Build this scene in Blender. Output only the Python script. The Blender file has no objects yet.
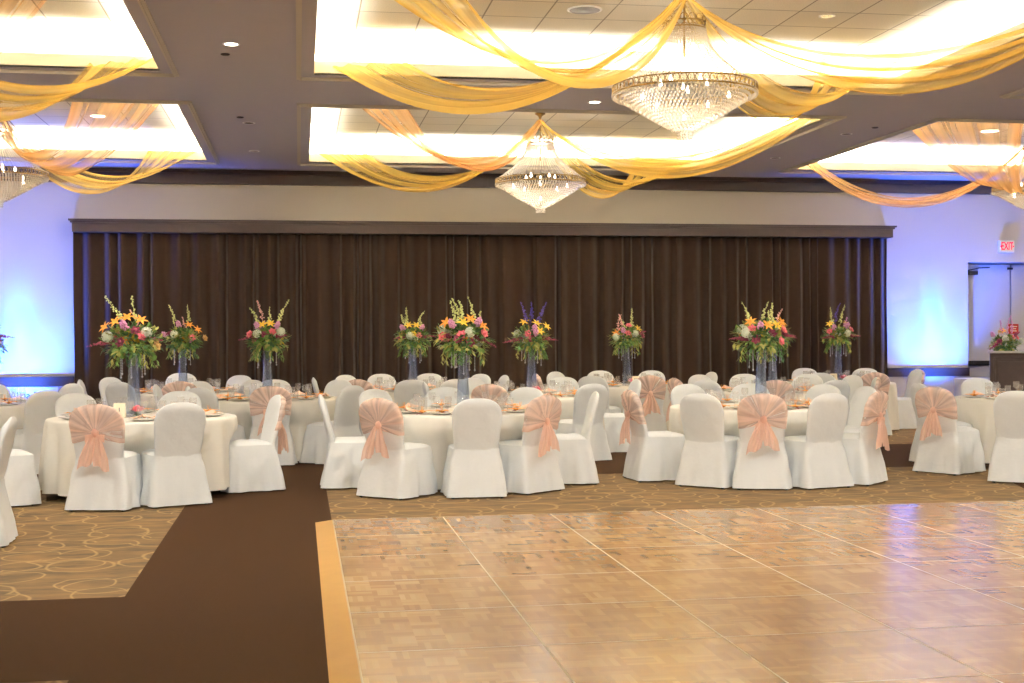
import bpy, bmesh, math, random
from mathutils import Vector, Matrix
R_ = math.radians
PI = math.pi
sc = bpy.context.scene
COL = sc.collection
rng = random.Random(11)

# ------------------------------------------------------------------ camera frame
FPX, EYE = 1304.0, 1.55
def _n(v): return v.normalized()
Yc = _n(Vector((299-512., 341.5-335., FPX)))
Xc = Vector((8500-512., 341.5-292., FPX)); Xc.normalize()
Xc = _n(Xc - Yc*Xc.dot(Yc))
Zc = Vector((Xc.y*Yc.z-Xc.z*Yc.y, Xc.z*Yc.x-Xc.x*Yc.z, Xc.x*Yc.y-Xc.y*Yc.x))
if Zc.y < 0: Zc = -Zc
def cam2world(c): return Vector((Xc.dot(c), Yc.dot(c), Zc.dot(c)))
def ray(u, v): return cam2world(Vector((u-512., 341.5-v, FPX)))
def atz(u, v, z=0.0):
    d = ray(u, v); t = (z-EYE)/d.z
    return Vector((d.x*t, d.y*t, z))
def aty(u, v, y):
    d = ray(u, v); t = y/d.y
    return Vector((d.x*t, y, d.z*t+EYE))
def proj(x, y, z):
    p = Vector((x, y, z-EYE))
    c = Xc*p.x + Yc*p.y + Zc*p.z
    return 512+FPX*c.x/c.z, 341.5-FPX*c.y/c.z
cam_d = bpy.data.cameras.new('camera'); cam = bpy.data.objects.new('camera', cam_d); COL.objects.link(cam)
cam_d.sensor_width = 36; cam_d.lens = 36*FPX/1024
r_, u_, b_ = cam2world(Vector((1,0,0))), cam2world(Vector((0,1,0))), cam2world(Vector((0,0,-1)))
mw = Matrix.Identity(4)
for i in range(3):
    mw[i][0], mw[i][1], mw[i][2] = r_[i], u_[i], b_[i]
mw[2][3] = EYE
cam.matrix_world = mw
cam_d.clip_end = 200
sc.camera = cam

# ------------------------------------------------------------------ materials
def lin(c):
    return tuple((x/255/12.92 if x/255 <= .04045 else ((x/255+.055)/1.055)**2.4) for x in c)+(1.,)
def new_mat(name):
    m = bpy.data.materials.new(name); m.use_nodes = True
    nt = m.node_tree; nt.nodes.clear()
    out = nt.nodes.new('ShaderNodeOutputMaterial')
    return m, nt, out
def N(nt, t, **kw):
    n = nt.nodes.new('ShaderNode'+t)
    for k, v in kw.items():
        if hasattr(n, k): setattr(n, k, v)
        else: n.inputs[k].default_value = v
    return n
def L(nt, a, b): nt.links.new(a, b)
def pbr(name, rgb, rough=.6, metal=0., var=.0, scale=30., bump=0., bscale=200., spec=.5, sheen=0.):
    m, nt, out = new_mat(name)
    p = N(nt, 'BsdfPrincipled'); L(nt, p.outputs[0], out.inputs[0])
    c = lin(rgb)
    p.inputs['Base Color'].default_value = c
    p.inputs['Roughness'].default_value = rough; p.inputs['Metallic'].default_value = metal
    p.inputs['Specular IOR Level'].default_value = spec
    if sheen: p.inputs['Sheen Weight'].default_value = sheen
    tc = N(nt, 'TexCoord')
    if var:
        nz = N(nt, 'TexNoise'); nz.inputs['Scale'].default_value = scale; nz.inputs['Detail'].default_value = 4
        L(nt, tc.outputs['Object'], nz.inputs['Vector'])
        mx = N(nt, 'Mix', data_type='RGBA')
        mx.inputs[6].default_value = tuple(x*(1-var) for x in c[:3])+(1,)
        mx.inputs[7].default_value = tuple(min(1, x*(1+var)) for x in c[:3])+(1,)
        L(nt, nz.outputs['Fac'], mx.inputs[0]); L(nt, mx.outputs[2], p.inputs['Base Color'])
    if bump:
        n2 = N(nt, 'TexNoise'); n2.inputs['Scale'].default_value = bscale
        L(nt, tc.outputs['Object'], n2.inputs['Vector'])
        b = N(nt, 'Bump'); b.inputs['Strength'].default_value = bump; b.inputs['Distance'].default_value = .01
        L(nt, n2.outputs['Fac'], b.inputs['Height']); L(nt, b.outputs[0], p.inputs['Normal'])
    return m
def emit(name, rgb, s):
    m, nt, out = new_mat(name)
    e = N(nt, 'Emission'); e.inputs[0].default_value = lin(rgb); e.inputs[1].default_value = s
    L(nt, e.outputs[0], out.inputs[0]); return m
def sheer(name, rgb, opac, noise=.25):
    m, nt, out = new_mat(name)
    c = lin(rgb)
    tr = N(nt, 'BsdfTransparent'); tr.inputs[0].default_value = tuple(.35+.65*x for x in c[:3])+(1,)
    df = N(nt, 'BsdfDiffuse'); df.inputs[0].default_value = c
    tl = N(nt, 'BsdfTranslucent'); tl.inputs[0].default_value = c
    m1 = N(nt, 'MixShader'); m1.inputs[0].default_value = .5
    L(nt, df.outputs[0], m1.inputs[1]); L(nt, tl.outputs[0], m1.inputs[2])
    m2 = N(nt, 'MixShader')
    lw = N(nt, 'LayerWeight'); lw.inputs[0].default_value = .35
    mr = N(nt, 'MapRange'); mr.inputs[3].default_value = opac; mr.inputs[4].default_value = min(1, opac+noise+.2)
    L(nt, lw.outputs['Facing'], mr.inputs[0]); L(nt, mr.outputs[0], m2.inputs[0])
    L(nt, tr.outputs[0], m2.inputs[1]); L(nt, m1.outputs[0], m2.inputs[2])
    L(nt, m2.outputs[0], out.inputs[0]); return m
def sheer2(name, rgb, lo, hi, mode, freq, trk=.6):
    """organza whose opacity follows its gathered pleats"""
    m, nt, out = new_mat(name); c = lin(rgb)
    tr = N(nt, 'BsdfTransparent'); tr.inputs[0].default_value = tuple(trk+(1-trk)*x for x in c[:3])+(1,)
    df = N(nt, 'BsdfDiffuse'); df.inputs[0].default_value = c
    tl = N(nt, 'BsdfTranslucent'); tl.inputs[0].default_value = c
    m1 = N(nt, 'MixShader'); m1.inputs[0].default_value = .45
    L(nt, df.outputs[0], m1.inputs[1]); L(nt, tl.outputs[0], m1.inputs[2])
    nz = N(nt, 'TexNoise'); nz.inputs['Detail'].default_value = 3; nz.inputs['Scale'].default_value = 1.
    if mode == 'radial':
        tc = N(nt, 'TexCoord'); sp = N(nt, 'SeparateXYZ'); L(nt, tc.outputs['Object'], sp.inputs[0])
        dz = N(nt, 'Math', operation='SUBTRACT'); dz.inputs[1].default_value = .695; L(nt, sp.outputs[2], dz.inputs[0])
        at2 = N(nt, 'Math', operation='ARCTAN2'); L(nt, dz.outputs[0], at2.inputs[0]); L(nt, sp.outputs[0], at2.inputs[1])
        src = at2.outputs[0]
    else:
        an = N(nt, 'Attribute'); an.attribute_name = 'pleat'; src = an.outputs['Fac']
    ml = N(nt, 'Math', operation='MULTIPLY'); ml.inputs[1].default_value = freq; L(nt, src, ml.inputs[0])
    cb = N(nt, 'CombineXYZ'); L(nt, ml.outputs[0], cb.inputs[0]); oi = N(nt, 'ObjectInfo')
    m3 = N(nt, 'Math', operation='MULTIPLY'); m3.inputs[1].default_value = 50.; L(nt, oi.outputs['Random'], m3.inputs[0]); L(nt, m3.outputs[0], cb.inputs[1])
    L(nt, cb.outputs[0], nz.inputs['Vector'])
    mr = N(nt, 'MapRange'); mr.inputs[1].default_value = .36; mr.inputs[2].default_value = .64; mr.inputs[3].default_value = lo; mr.inputs[4].default_value = hi
    L(nt, nz.outputs['Fac'], mr.inputs[0])
    lw = N(nt, 'LayerWeight'); lw.inputs[0].default_value = .3
    ad = N(nt, 'Math', operation='MULTIPLY_ADD', use_clamp=True); ad.inputs[1].default_value = .25; L(nt, lw.outputs['Facing'], ad.inputs[0]); L(nt, mr.outputs[0], ad.inputs[2])
    m2 = N(nt, 'MixShader'); L(nt, ad.outputs[0], m2.inputs[0])
    L(nt, tr.outputs[0], m2.inputs[1]); L(nt, m1.outputs[0], m2.inputs[2]); L(nt, m2.outputs[0], out.inputs[0]); return m
def clear(name, rgb, gl=.12, body=.08, rough=.03, bodyrgb=(235, 240, 250), edge=.7):
    m, nt, out = new_mat(name)
    tr = N(nt, 'BsdfTransparent'); tr.inputs[0].default_value = lin(rgb)
    g = N(nt, 'BsdfGlossy'); g.inputs['Roughness'].default_value = rough
    d = N(nt, 'BsdfDiffuse'); d.inputs[0].default_value = lin(bodyrgb)
    lw = N(nt, 'LayerWeight'); lw.inputs[0].default_value = .25
    ma = N(nt, 'Math', operation='MULTIPLY_ADD'); ma.inputs[1].default_value = edge; ma.inputs[2].default_value = gl
    L(nt, lw.outputs['Facing'], ma.inputs[0])
    m1 = N(nt, 'MixShader'); L(nt, ma.outputs[0], m1.inputs[0]); L(nt, tr.outputs[0], m1.inputs[1]); L(nt, g.outputs[0], m1.inputs[2])
    t_ = N(nt, 'BsdfTranslucent'); t_.inputs[0].default_value = lin(bodyrgb); dm = N(nt, 'MixShader'); dm.inputs[0].default_value = .4; L(nt, d.outputs[0], dm.inputs[1]); L(nt, t_.outputs[0], dm.inputs[2])
    m2 = N(nt, 'MixShader'); m2.inputs[0].default_value = body
    L(nt, m1.outputs[0], m2.inputs[1]); L(nt, dm.outputs[0], m2.inputs[2]); L(nt, m2.outputs[0], out.inputs[0]); return m

M = {}
M['wall'] = pbr('wall_covering', (206, 198, 184), .8, var=.04, scale=60, bump=.05, bscale=300, spec=.2)
M['soffit'] = pbr('soffit_paint', (192, 187, 194), .85, var=.02, scale=8, spec=.2)
M['trim_paint'] = pbr('soffit_trim', (206, 198, 184), .6)
M['cream'] = pbr('cream_lip', (236, 226, 196), .7)
M['cove'] = pbr('cove_paint', (245, 241, 228), .8)
M['dark_wood'] = pbr('dark_wood', (62, 46, 42), .45, var=.25, scale=14)
M['curtain'] = pbr('brown_velvet', (64, 48, 38), .9, var=.15, scale=12, spec=.1, sheen=.2)
M['fabric'] = pbr('white_chair_fabric', (230, 233, 234), .75, var=.02, scale=40, bump=.35, bscale=16, spec=.25)
M['cloth'] = pbr('ivory_table_linen', (238, 234, 224), .8, var=.02, scale=30, bump=.06, bscale=60, spec=.2)
M['sash'] = sheer2('peach_organza', (253, 223, 207), .28, .78, 'radial', 3.4, .85)
M['sash_knot'] = sheer('peach_organza_knot', (253, 220, 203), .78, .1)
M['gold'] = sheer2('gold_sheer', (255, 222, 126), .12, .52, 'attr', 3.2, .66)
M['amber'] = sheer2('amber_sheer', (254, 206, 140), .12, .50, 'attr', 3.2, .70)
M['black'] = pbr('black_metal', (22, 20, 20), .5)
M['steel'] = pbr('chrome_steel', (190, 190, 190), .3, 1.)
M['brass'] = pbr('aged_brass', (150, 122, 72), .35, 1.)
M['vase'] = clear('tinted_glass', (240, 244, 250), .07, .06, .04, (188, 212, 246))
M['glass'] = clear('clear_glass', (255, 255, 255), .03, .06, .03, (250, 250, 252), .16)
M['crystal'] = clear('crystal', (255, 252, 245), .22, .50, .12, (232, 222, 204))
M['bead'] = clear('bead_crystal', (240, 240, 245), .30, .45, .1, (235, 235, 245))
M['china'] = pbr('white_china', (242, 238, 228), .25)
M['napkin'] = pbr('peach_napkin', (248, 212, 190), .85, var=.05)
M['card'] = pbr('cream_card', (246, 236, 208), .8)
M['leaf'] = pbr('green_leaf', (112, 146, 66), .6, var=.35, scale=25)
M['leaf_dark'] = pbr('dark_leaf', (76, 116, 66), .6, var=.3, scale=25)
M['leaf_olive'] = pbr('olive_leaf', (164, 162, 84), .6, var=.3, scale=25)
M['orange'] = pbr('orange_petal', (250, 168, 66), .6, var=.1)
M['yellow'] = pbr('yellow_petal', (246, 204, 70), .6, var=.1)
M['pink'] = pbr('pink_petal', (252, 128, 144), .6, var=.12)
M['lilac'] = pbr('lilac_petal', (226, 160, 206), .6, var=.15)
M['white_f'] = pbr('white_petal', (226, 232, 214), .7, var=.1)
M['tan_f'] = pbr('tan_petal', (206, 164, 104), .7, var=.1)
M['burgundy'] = pbr('burgundy_spray', (158, 70, 96), .8, var=.2)
M['purple'] = pbr('purple_floret', (92, 74, 168), .7, var=.2)
M['spire_w'] = pbr('pale_green_floret', (214, 220, 150), .7, var=.12)
M['spire_p'] = pbr('blush_floret', (240, 186, 178), .7, var=.12)
M['door'] = pbr('door_paint', (196, 194, 196), .6)
M['sign_white'] = pbr('sign_white', (240, 238, 236), .4)
M['red'] = emit('exit_red', (236, 28, 70), 1.6)
M['signface'] = emit('exit_face', (255, 232, 228), .55)
M['red_paint'] = pbr('red_sign', (206, 52, 40), .5)
M['bulb'] = emit('warm_bulb', (255, 240, 214), 12)
M['lens'] = emit('downlight_lens', (255, 240, 214), 14)
M['dim_lens'] = pbr('unlit_reflector', (176, 178, 186), .25, .6)
M['vent'] = pbr('grey_grille', (150, 148, 150), .5)
M['linen_blue'] = pbr('pale_linen', (226, 226, 234), .8)
M['ink'] = pbr('navy_ink', (34, 32, 70), .6)
M['baseboard'] = pbr('dark_base', (46, 36, 38), .5)

def mat_carpet():
    m, nt, out = new_mat('patterned_carpet')
    p = N(nt, 'BsdfPrincipled'); L(nt, p.outputs[0], out.inputs[0])
    p.inputs['Roughness'].default_value = .95; p.inputs['Specular IOR Level'].default_value = .1
    tc = N(nt, 'TexCoord')
    nz = N(nt, 'TexNoise'); nz.inputs['Scale'].default_value = 1.6; nz.inputs['Detail'].default_value = 3
    L(nt, tc.outputs['Object'], nz.inputs['Vector'])
    # gently warped coordinates so that the rings look hand drawn
    wv = N(nt, 'VectorMath', operation='MULTIPLY_ADD'); wv.inputs[1].default_value = (.22, .22, 0)
    L(nt, nz.outputs['Color'], wv.inputs[0]); L(nt, tc.outputs['Object'], wv.inputs[2])
    acc = None
    for off, s in (((0, 0, 0), 2.1), ((3.3, 1.7, 0), 1.7)):
        ad = N(nt, 'VectorMath', operation='ADD'); ad.inputs[1].default_value = off
        L(nt, wv.outputs[0], ad.inputs[0])
        vo = N(nt, 'TexVoronoi', voronoi_dimensions='2D'); vo.inputs['Scale'].default_value = s; vo.inputs['Randomness'].default_value = .75
        L(nt, ad.outputs[0], vo.inputs['Vector'])
        a = N(nt, 'Math', operation='SUBTRACT'); a.inputs[1].default_value = .40; L(nt, vo.outputs['Distance'], a.inputs[0])
        b = N(nt, 'Math', operation='ABSOLUTE'); L(nt, a.outputs[0], b.inputs[0])
        c = N(nt, 'MapRange'); c.inputs[1].default_value = .008; c.inputs[2].default_value = .028; c.inputs[3].default_value = 1; c.inputs[4].default_value = 0
        L(nt, b.outputs[0], c.inputs[0])
        if acc is None: acc = c.outputs[0]; cellcol = vo.outputs['Color']
        else:
            mxm = N(nt, 'Math', operation='MAXIMUM'); L(nt, acc, mxm.inputs[0]); L(nt, c.outputs[0], mxm.inputs[1]); acc = mxm.outputs[0]
    n2 = N(nt, 'TexNoise'); n2.inputs['Scale'].default_value = 3.2; n2.inputs['Detail'].default_value = 6; n2.inputs['Roughness'].default_value = .7
    mp = N(nt, 'Mapping'); mp.inputs['Scale'].default_value = (.6, 2.2, 1); L(nt, tc.outputs['Object'], mp.inputs[0]); L(nt, mp.outputs[0], n2.inputs['Vector'])
    cr = N(nt, 'ValToRGB'); e = cr.color_ramp.elements
    e[0].position = .36; e[0].color = lin((98, 85, 68)); e[1].position = .62; e[1].color = lin((138, 110, 76))
    L(nt, n2.outputs['Fac'], cr.inputs[0])
    mx = N(nt, 'Mix', data_type='RGBA'); mx.inputs[7].default_value = lin((186, 156, 106))
    ml = N(nt, 'Math', operation='MULTIPLY'); ml.inputs[1].default_value = .48; L(nt, acc, ml.inputs[0]); L(nt, ml.outputs[0], mx.inputs[0])
    L(nt, cr.outputs[0], mx.inputs[6]); L(nt, mx.outputs[2], p.inputs['Base Color'])
    return m
M['carpet'] = mat_carpet()
M['runner'] = pbr('brown_carpet', (68, 46, 27), .95, var=.28, scale=160, bump=.3, bscale=300, spec=.1)

def mat_parquet():
    m, nt, out = new_mat('oak_parquet')
    p = N(nt, 'BsdfPrincipled'); L(nt, p.outputs[0], out.inputs[0])
    p.inputs['Specular IOR Level'].default_value = .55
    tc = N(nt, 'TexCoord'); sp = N(nt, 'SeparateXYZ'); L(nt, tc.outputs['Object'], sp.inputs[0])
    oi = N(nt, 'ObjectInfo')
    B = .9144/6; S = B/5
    def fl(sock, d):
        a = N(nt, 'Math', operation='DIVIDE'); a.inputs[1].default_value = d; L(nt, sock, a.inputs[0])
        f = N(nt, 'Math', operation='FLOOR'); L(nt, a.outputs[0], f.inputs[0]); return f.outputs[0]
    bx, by = fl(sp.outputs[0], B), fl(sp.outputs[1], B)
    sm = N(nt, 'Math', operation='ADD'); L(nt, bx, sm.inputs[0]); L(nt, by, sm.inputs[1])
    md = N(nt, 'Math', operation='FLOORED_MODULO'); md.inputs[1].default_value = 2; L(nt, sm.outputs[0], md.inputs[0])
    sx, sy = fl(sp.outputs[0], S), fl(sp.outputs[1], S)
    mi = N(nt, 'Mix', data_type='FLOAT'); L(nt, md.outputs[0], mi.inputs[0]); L(nt, sx, mi.inputs[2]); L(nt, sy, mi.inputs[3])
    def wn(a, b, c):
        cb = N(nt, 'CombineXYZ')
        for k, s in enumerate((a, b, c)):
            L(nt, s, cb.inputs[k])
        w = N(nt, 'TexWhiteNoise', noise_dimensions='4D'); L(nt, cb.outputs[0], w.inputs['Vector']); L(nt, oi.outputs['Random'], w.inputs['W'])
        return w.outputs['Value']
    w1 = wn(bx, by, md.outputs[0]); 
    cb2 = wn(bx, by, mi.outputs[0])
    nz = N(nt, 'TexNoise'); nz.inputs['Scale'].default_value = 2.2; L(nt, tc.outputs['Object'], nz.inputs['Vector'])
    a1 = N(nt, 'Math', operation='MULTIPLY_ADD'); a1.inputs[1].default_value = .40; L(nt, w1, a1.inputs[0])
    a2 = N(nt, 'Math', operation='MULTIPLY'); a2.inputs[1].default_value = .40; L(nt, cb2, a2.inputs[0]); L(nt, a2.outputs[0], a1.inputs[2])
    a3 = N(nt, 'Math', operation='MULTIPLY_ADD'); a3.inputs[1].default_value = .22; L(nt, oi.outputs['Random'], a3.inputs[0]); L(nt, a1.outputs[0], a3.inputs[2])
    cr = N(nt, 'ValToRGB'); e = cr.color_ramp.elements
    e[0].position = .0; e[0].color = lin((138, 101, 60)); e[1].position = .95; e[1].color = lin((184, 148, 100))
    k = e.new(.5); k.color = lin((156, 119, 74))
    L(nt, a3.outputs[0], cr.inputs[0]); L(nt, cr.outputs[0], p.inputs['Base Color'])
    rr = N(nt, 'MapRange'); rr.inputs[3].default_value = .225; rr.inputs[4].default_value = .235
    L(nt, cb2, rr.inputs[0]); L(nt, rr.outputs[0], p.inputs['Roughness'])
    bp = N(nt, 'Bump'); bp.inputs['Strength'].default_value = .05; bp.inputs['Distance'].default_value = .01
    return m
M['parquet'] = mat_parquet()
M['edge_wood'] = pbr('golden_edge_wood', (188, 144, 74), .45, var=.1, scale=6)
M['seam'] = pbr('aluminium_seam', (186, 168, 138), .5, .1)

def mat_tiles():
    m, nt, out = new_mat('ceiling_tiles')
    p = N(nt, 'BsdfPrincipled'); L(nt, p.outputs[0], out.inputs[0]); p.inputs['Roughness'].default_value = .9
    p.inputs['Specular IOR Level'].default_value = .1
    tc = N(nt, 'TexCoord'); mp = N(nt, 'Mapping'); L(nt, tc.outputs['Object'], mp.inputs[0])
    mp.inputs['Location'].default_value = (.01, .02, 0)
    br = N(nt, 'TexBrick'); br.offset = 0; br.inputs['Scale'].default_value = 1
    br.inputs['Brick Width'].default_value = .61; br.inputs['Row Height'].default_value = .61
    br.inputs['Mortar Size'].default_value = .009; br.inputs['Mortar Smooth'].default_value = .2
    br.inputs['Color1'].default_value = lin((220, 212, 194)); br.inputs['Color2'].default_value = lin((214, 206, 188)); br.inputs['Mortar'].default_value = lin((150, 142, 126))
    L(nt, mp.outputs[0], br.inputs['Vector'])
    nz = N(nt, 'TexNoise'); nz.inputs['Scale'].default_value = 90; nz.inputs['Detail'].default_value = 3; L(nt, tc.outputs['Object'], nz.inputs['Vector'])
    mr = N(nt, 'MapRange'); mr.inputs[1].default_value = .3; mr.inputs[2].default_value = .7; mr.inputs[3].default_value = .86; mr.inputs[4].default_value = 1.08
    L(nt, nz.outputs['Fac'], mr.inputs[0])
    mx = N(nt, 'Mix', data_type='RGBA', blend_type='MULTIPLY'); mx.inputs[0].default_value = 1
    L(nt, br.outputs['Color'], mx.inputs[6]); L(nt, mr.outputs[0], mx.inputs[7]); L(nt, mx.outputs[2], p.inputs['Base Color'])
    return m
M['tiles'] = mat_tiles()

# ------------------------------------------------------------------ mesh helpers
class MB:
    def __init__(s): s.v = []; s.f = []
    def add(s, vs, fs):
        o = len(s.v); s.v += [tuple(x) for x in vs]; s.f += [tuple(i+o for i in f) for f in fs]; return s
    def box(s, x0, x1, y0, y1, z0, z1):
        v = [(x, y, z) for z in (z0, z1) for y in (y0, y1) for x in (x0, x1)]
        return s.add(v, [(0,2,3,1), (4,5,7,6), (0,1,5,4), (2,6,7,3), (0,4,6,2), (1,3,7,5)])
    def grid(s, fn, nu, nv, wrap=False):
        """fn(i/nu, j/nv); wrap closes i."""
        n = nu if wrap else nu+1
        vs = [fn(i/nu, j/nv) for j in range(nv+1) for i in range(n)]
        fs = []
        for j in range(nv):
            for i in range(nu):
                a, b = j*n+i, j*n+(i+1) % n
                fs.append((a, b, b+n, a+n))
        return s.add(vs, fs)
    def lathe(s, prof, c=(0,0,0), n=16, cap=True):
        vs = []; fs = []
        for r, z in prof:
            for i in range(n):
                a = 2*PI*i/n; vs.append((c[0]+r*math.cos(a), c[1]+r*math.sin(a), c[2]+z))
        for j in range(len(prof)-1):
            for i in range(n):
                a, b = j*n+i, j*n+(i+1) % n; fs.append((a, b, b+n, a+n))
        if cap:
            fs.append(tuple(range(n))[::-1]); fs.append(tuple(range((len(prof)-1)*n, len(prof)*n)))
        return s.add(vs, fs)
    def tube(s, pts, r, n=6, taper=1.):
        pts = [Vector(p) for p in pts]; vs = []; fs = []
        for k, p in enumerate(pts):
            d = (pts[min(k+1, len(pts)-1)]-pts[max(k-1, 0)])
            d = d.normalized() if d.length > 1e-9 else Vector((0,0,1))
            a = d.orthogonal().normalized(); b = d.cross(a)
            rr = r*(1+(taper-1)*k/max(1, len(pts)-1))
            for i in range(n):
                t = 2*PI*i/n; vs.append(p+a*rr*math.cos(t)+b*rr*math.sin(t))
        for k in range(len(pts)-1):
            for i in range(n):
                a, b = k*n+i, k*n+(i+1) % n; fs.append((a, b, b+n, a+n))
        fs.append(tuple(range(n))[::-1]); fs.append(tuple(range((len(pts)-1)*n, len(pts)*n)))
        return s.add(vs, fs)
    def blob(s, c, rx, ry=None, rz=None, nu=10, nv=6, wob=0, rg=None):
        ry = ry or rx; rz = rz or rx
        vs = [(c[0], c[1], c[2]-rz)]; fs = []
        for j in range(1, nv):
            ph = -PI/2+PI*j/nv
            for i in range(nu):
                a = 2*PI*i/nu; k = 1+(rg.uniform(-wob, wob) if rg else 0)
                vs.append((c[0]+rx*k*math.cos(ph)*math.cos(a), c[1]+ry*k*math.cos(ph)*math.sin(a), c[2]+rz*k*math.sin(ph)))
        vs.append((c[0], c[1], c[2]+rz)); T = len(vs)-1
        for i in range(nu):
            fs.append((0, 1+(i+1) % nu, 1+i)); fs.append((T, T-nu+i, T-nu+(i+1) % nu))
        for j in range(nv-2):
            for i in range(nu):
                a, b = 1+j*nu+i, 1+j*nu+(i+1) % nu; fs.append((a, b, b+nu, a+nu))
        return s.add(vs, fs)
    def octa(s, c, r, h=None):
        h = h or r; x, y, z = c
        return s.add([(x+r,y,z), (x,y+r,z), (x-r,y,z), (x,y-r,z), (x,y,z+h), (x,y,z-h)],
                     [(0,1,4), (1,2,4), (2,3,4), (3,0,4), (1,0,5), (2,1,5), (3,2,5), (0,3,5)])
    def leaf(s, p, d, ln, w, up=Vector((0,0,1)), bend=.25):
        p = Vector(p); d = Vector(d).normalized(); sd = d.cross(up)
        sd = sd.normalized() if sd.length > 1e-3 else Vector((1,0,0)); nn = sd.cross(d)
        pts = []
        for t, k in ((0,.12), (.35,1.), (.7,.75), (1.,.05)):
            c = p+d*ln*t-nn*bend*ln*t*t
            pts += [c-sd*w*k*.5, c+nn*w*.10*k, c+sd*w*k*.5]
        fs = []
        for j in range(3):
            for i in range(2):
                a = j*3+i; fs.append((a, a+1, a+4, a+3))
        return s.add(pts, fs)
    def mesh(s, name, mat, smooth=True):
        me = bpy.data.meshes.new(name); me.from_pydata(s.v, [], s.f); me.update()
        if smooth: me.polygons.foreach_set('use_smooth', [True]*len(me.polygons))
        for mm in (mat if isinstance(mat, (list, tuple)) else [mat]): me.materials.append(mm)
        return me
    def build(s, name, mat, parent=None, smooth=True, loc=None):
        o = bpy.data.objects.new(name, s.mesh(name, mat, smooth)); COL.objects.link(o)
        if parent: o.parent = parent
        if loc: o.location = loc
        return o
def from_mesh(name, me, parent=None, loc=None, rot=None):
    o = bpy.data.objects.new(name, me); COL.objects.link(o)
    if parent: o.parent = parent
    if loc: o.location = loc
    if rot is not None: o.rotation_euler.z = rot
    return o
def tag(o, label, cat, group=None):
    o['label'] = label; o['category'] = cat
    if group: o['group'] = group
    return o
def empty(name, loc, rz=0, label=None, cat=None, group=None):
    o = bpy.data.objects.new(name, None); COL.objects.link(o); o.location = loc; o.rotation_euler = (0, 0, rz); o.empty_display_size = .1
    if label: tag(o, label, cat, group)
    return o
def struct(o): o['kind'] = 'structure'; return o
def bevel(o, w=.01, n=2):
    m = o.modifiers.new('bevel', 'BEVEL'); m.width = w; m.segments = n; m.limit_method = 'ANGLE'; return o

# ------------------------------------------------------------------ room shell
WY = 22.1            # back wall
XL, XR, YB = -9.6, 16.2, -3.0
ZS, ZL, ZT = 4.28, 4.43, 4.70     # soffit, top of cove lip, tile ceiling
struct(MB().box(XL, XR, YB, WY+1.2, -.1, 0).build('floor', M['carpet'], smooth=False))
DOORX0 = aty(968, 300, WY).x; DOORX1 = DOORX0+2.15; DOORZ = aty(968, 262, WY).z
w = MB()
w.box(XL, DOORX0, WY, WY+.15, 0, 5.0); w.box(DOORX1, XR, WY, WY+.15, 0, 5.0); w.box(DOORX0, DOORX1, WY, WY+.15, DOORZ, 5.0)
w.box(DOORX0-.15, DOORX0, WY+.15, WY+.45, 0, 3.1); w.box(DOORX1, DOORX1+.15, WY+.15, WY+.45, 0, 3.1); w.box(DOORX0-.15, DOORX1+.15, WY+.15, WY+.45, DOORZ, 3.1)
w.box(DOORX0-.15, DOORX1+.15, WY+.45, WY+.5, 0, 3.1)
struct(w.build('wall_back', M['wall'], smooth=False))
struct(MB().box(XL-.15, XL, YB, WY, 0, 5.0).build('wall_left', M['wall'], smooth=False))
struct(MB().box(XR, XR+.15, YB, WY, 0, 5.0).build('wall_right', M['wall'], smooth=False))
struct(MB().box(XL, XR, YB-.15, YB, 0, 5.0).build('wall_front', M['wall'], smooth=False))

COLS = [(-7.9, -1.40), (.17, 6.67), (8.22, 14.72)]
ROWS = [(1.65, 6.8), (8.71, 13.86), (15.77, 20.92)]
SB = .36
# soffit slab with rectangular openings
xs = sorted({XL, XR} | {x for c in COLS for x in c}); ys = sorted({YB, WY} | {y for r in ROWS for y in r})
s = MB()
for i in range(len(xs)-1):
    for j in range(len(ys)-1):
        if any(abs(xs[i]-c[0]) < 1e-6 for c in COLS) and any(abs(ys[j]-r[0]) < 1e-6 for r in ROWS): continue
        s.box(xs[i], xs[i+1], ys[j], ys[j+1], ZS, ZS+.02)
struct(s.build('ceiling', M['soffit'], smooth=False))
def frame(mb, x0, x1, y0, y1, t, z0, z1, out=True):
    if out: x0, x1, y0, y1 = x0-t, x1+t, y0-t, y1+t
    mb.box(x0, x1, y0, y0+t, z0, z1); mb.box(x0, x1, y1-t, y1, z0, z1)
    mb.box(x0, x0+t, y0+t, y1-t, z0, z1); mb.box(x1-t, x1, y0+t, y1-t, z0, z1)
COVE_P = 31.0
k = 0
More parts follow.
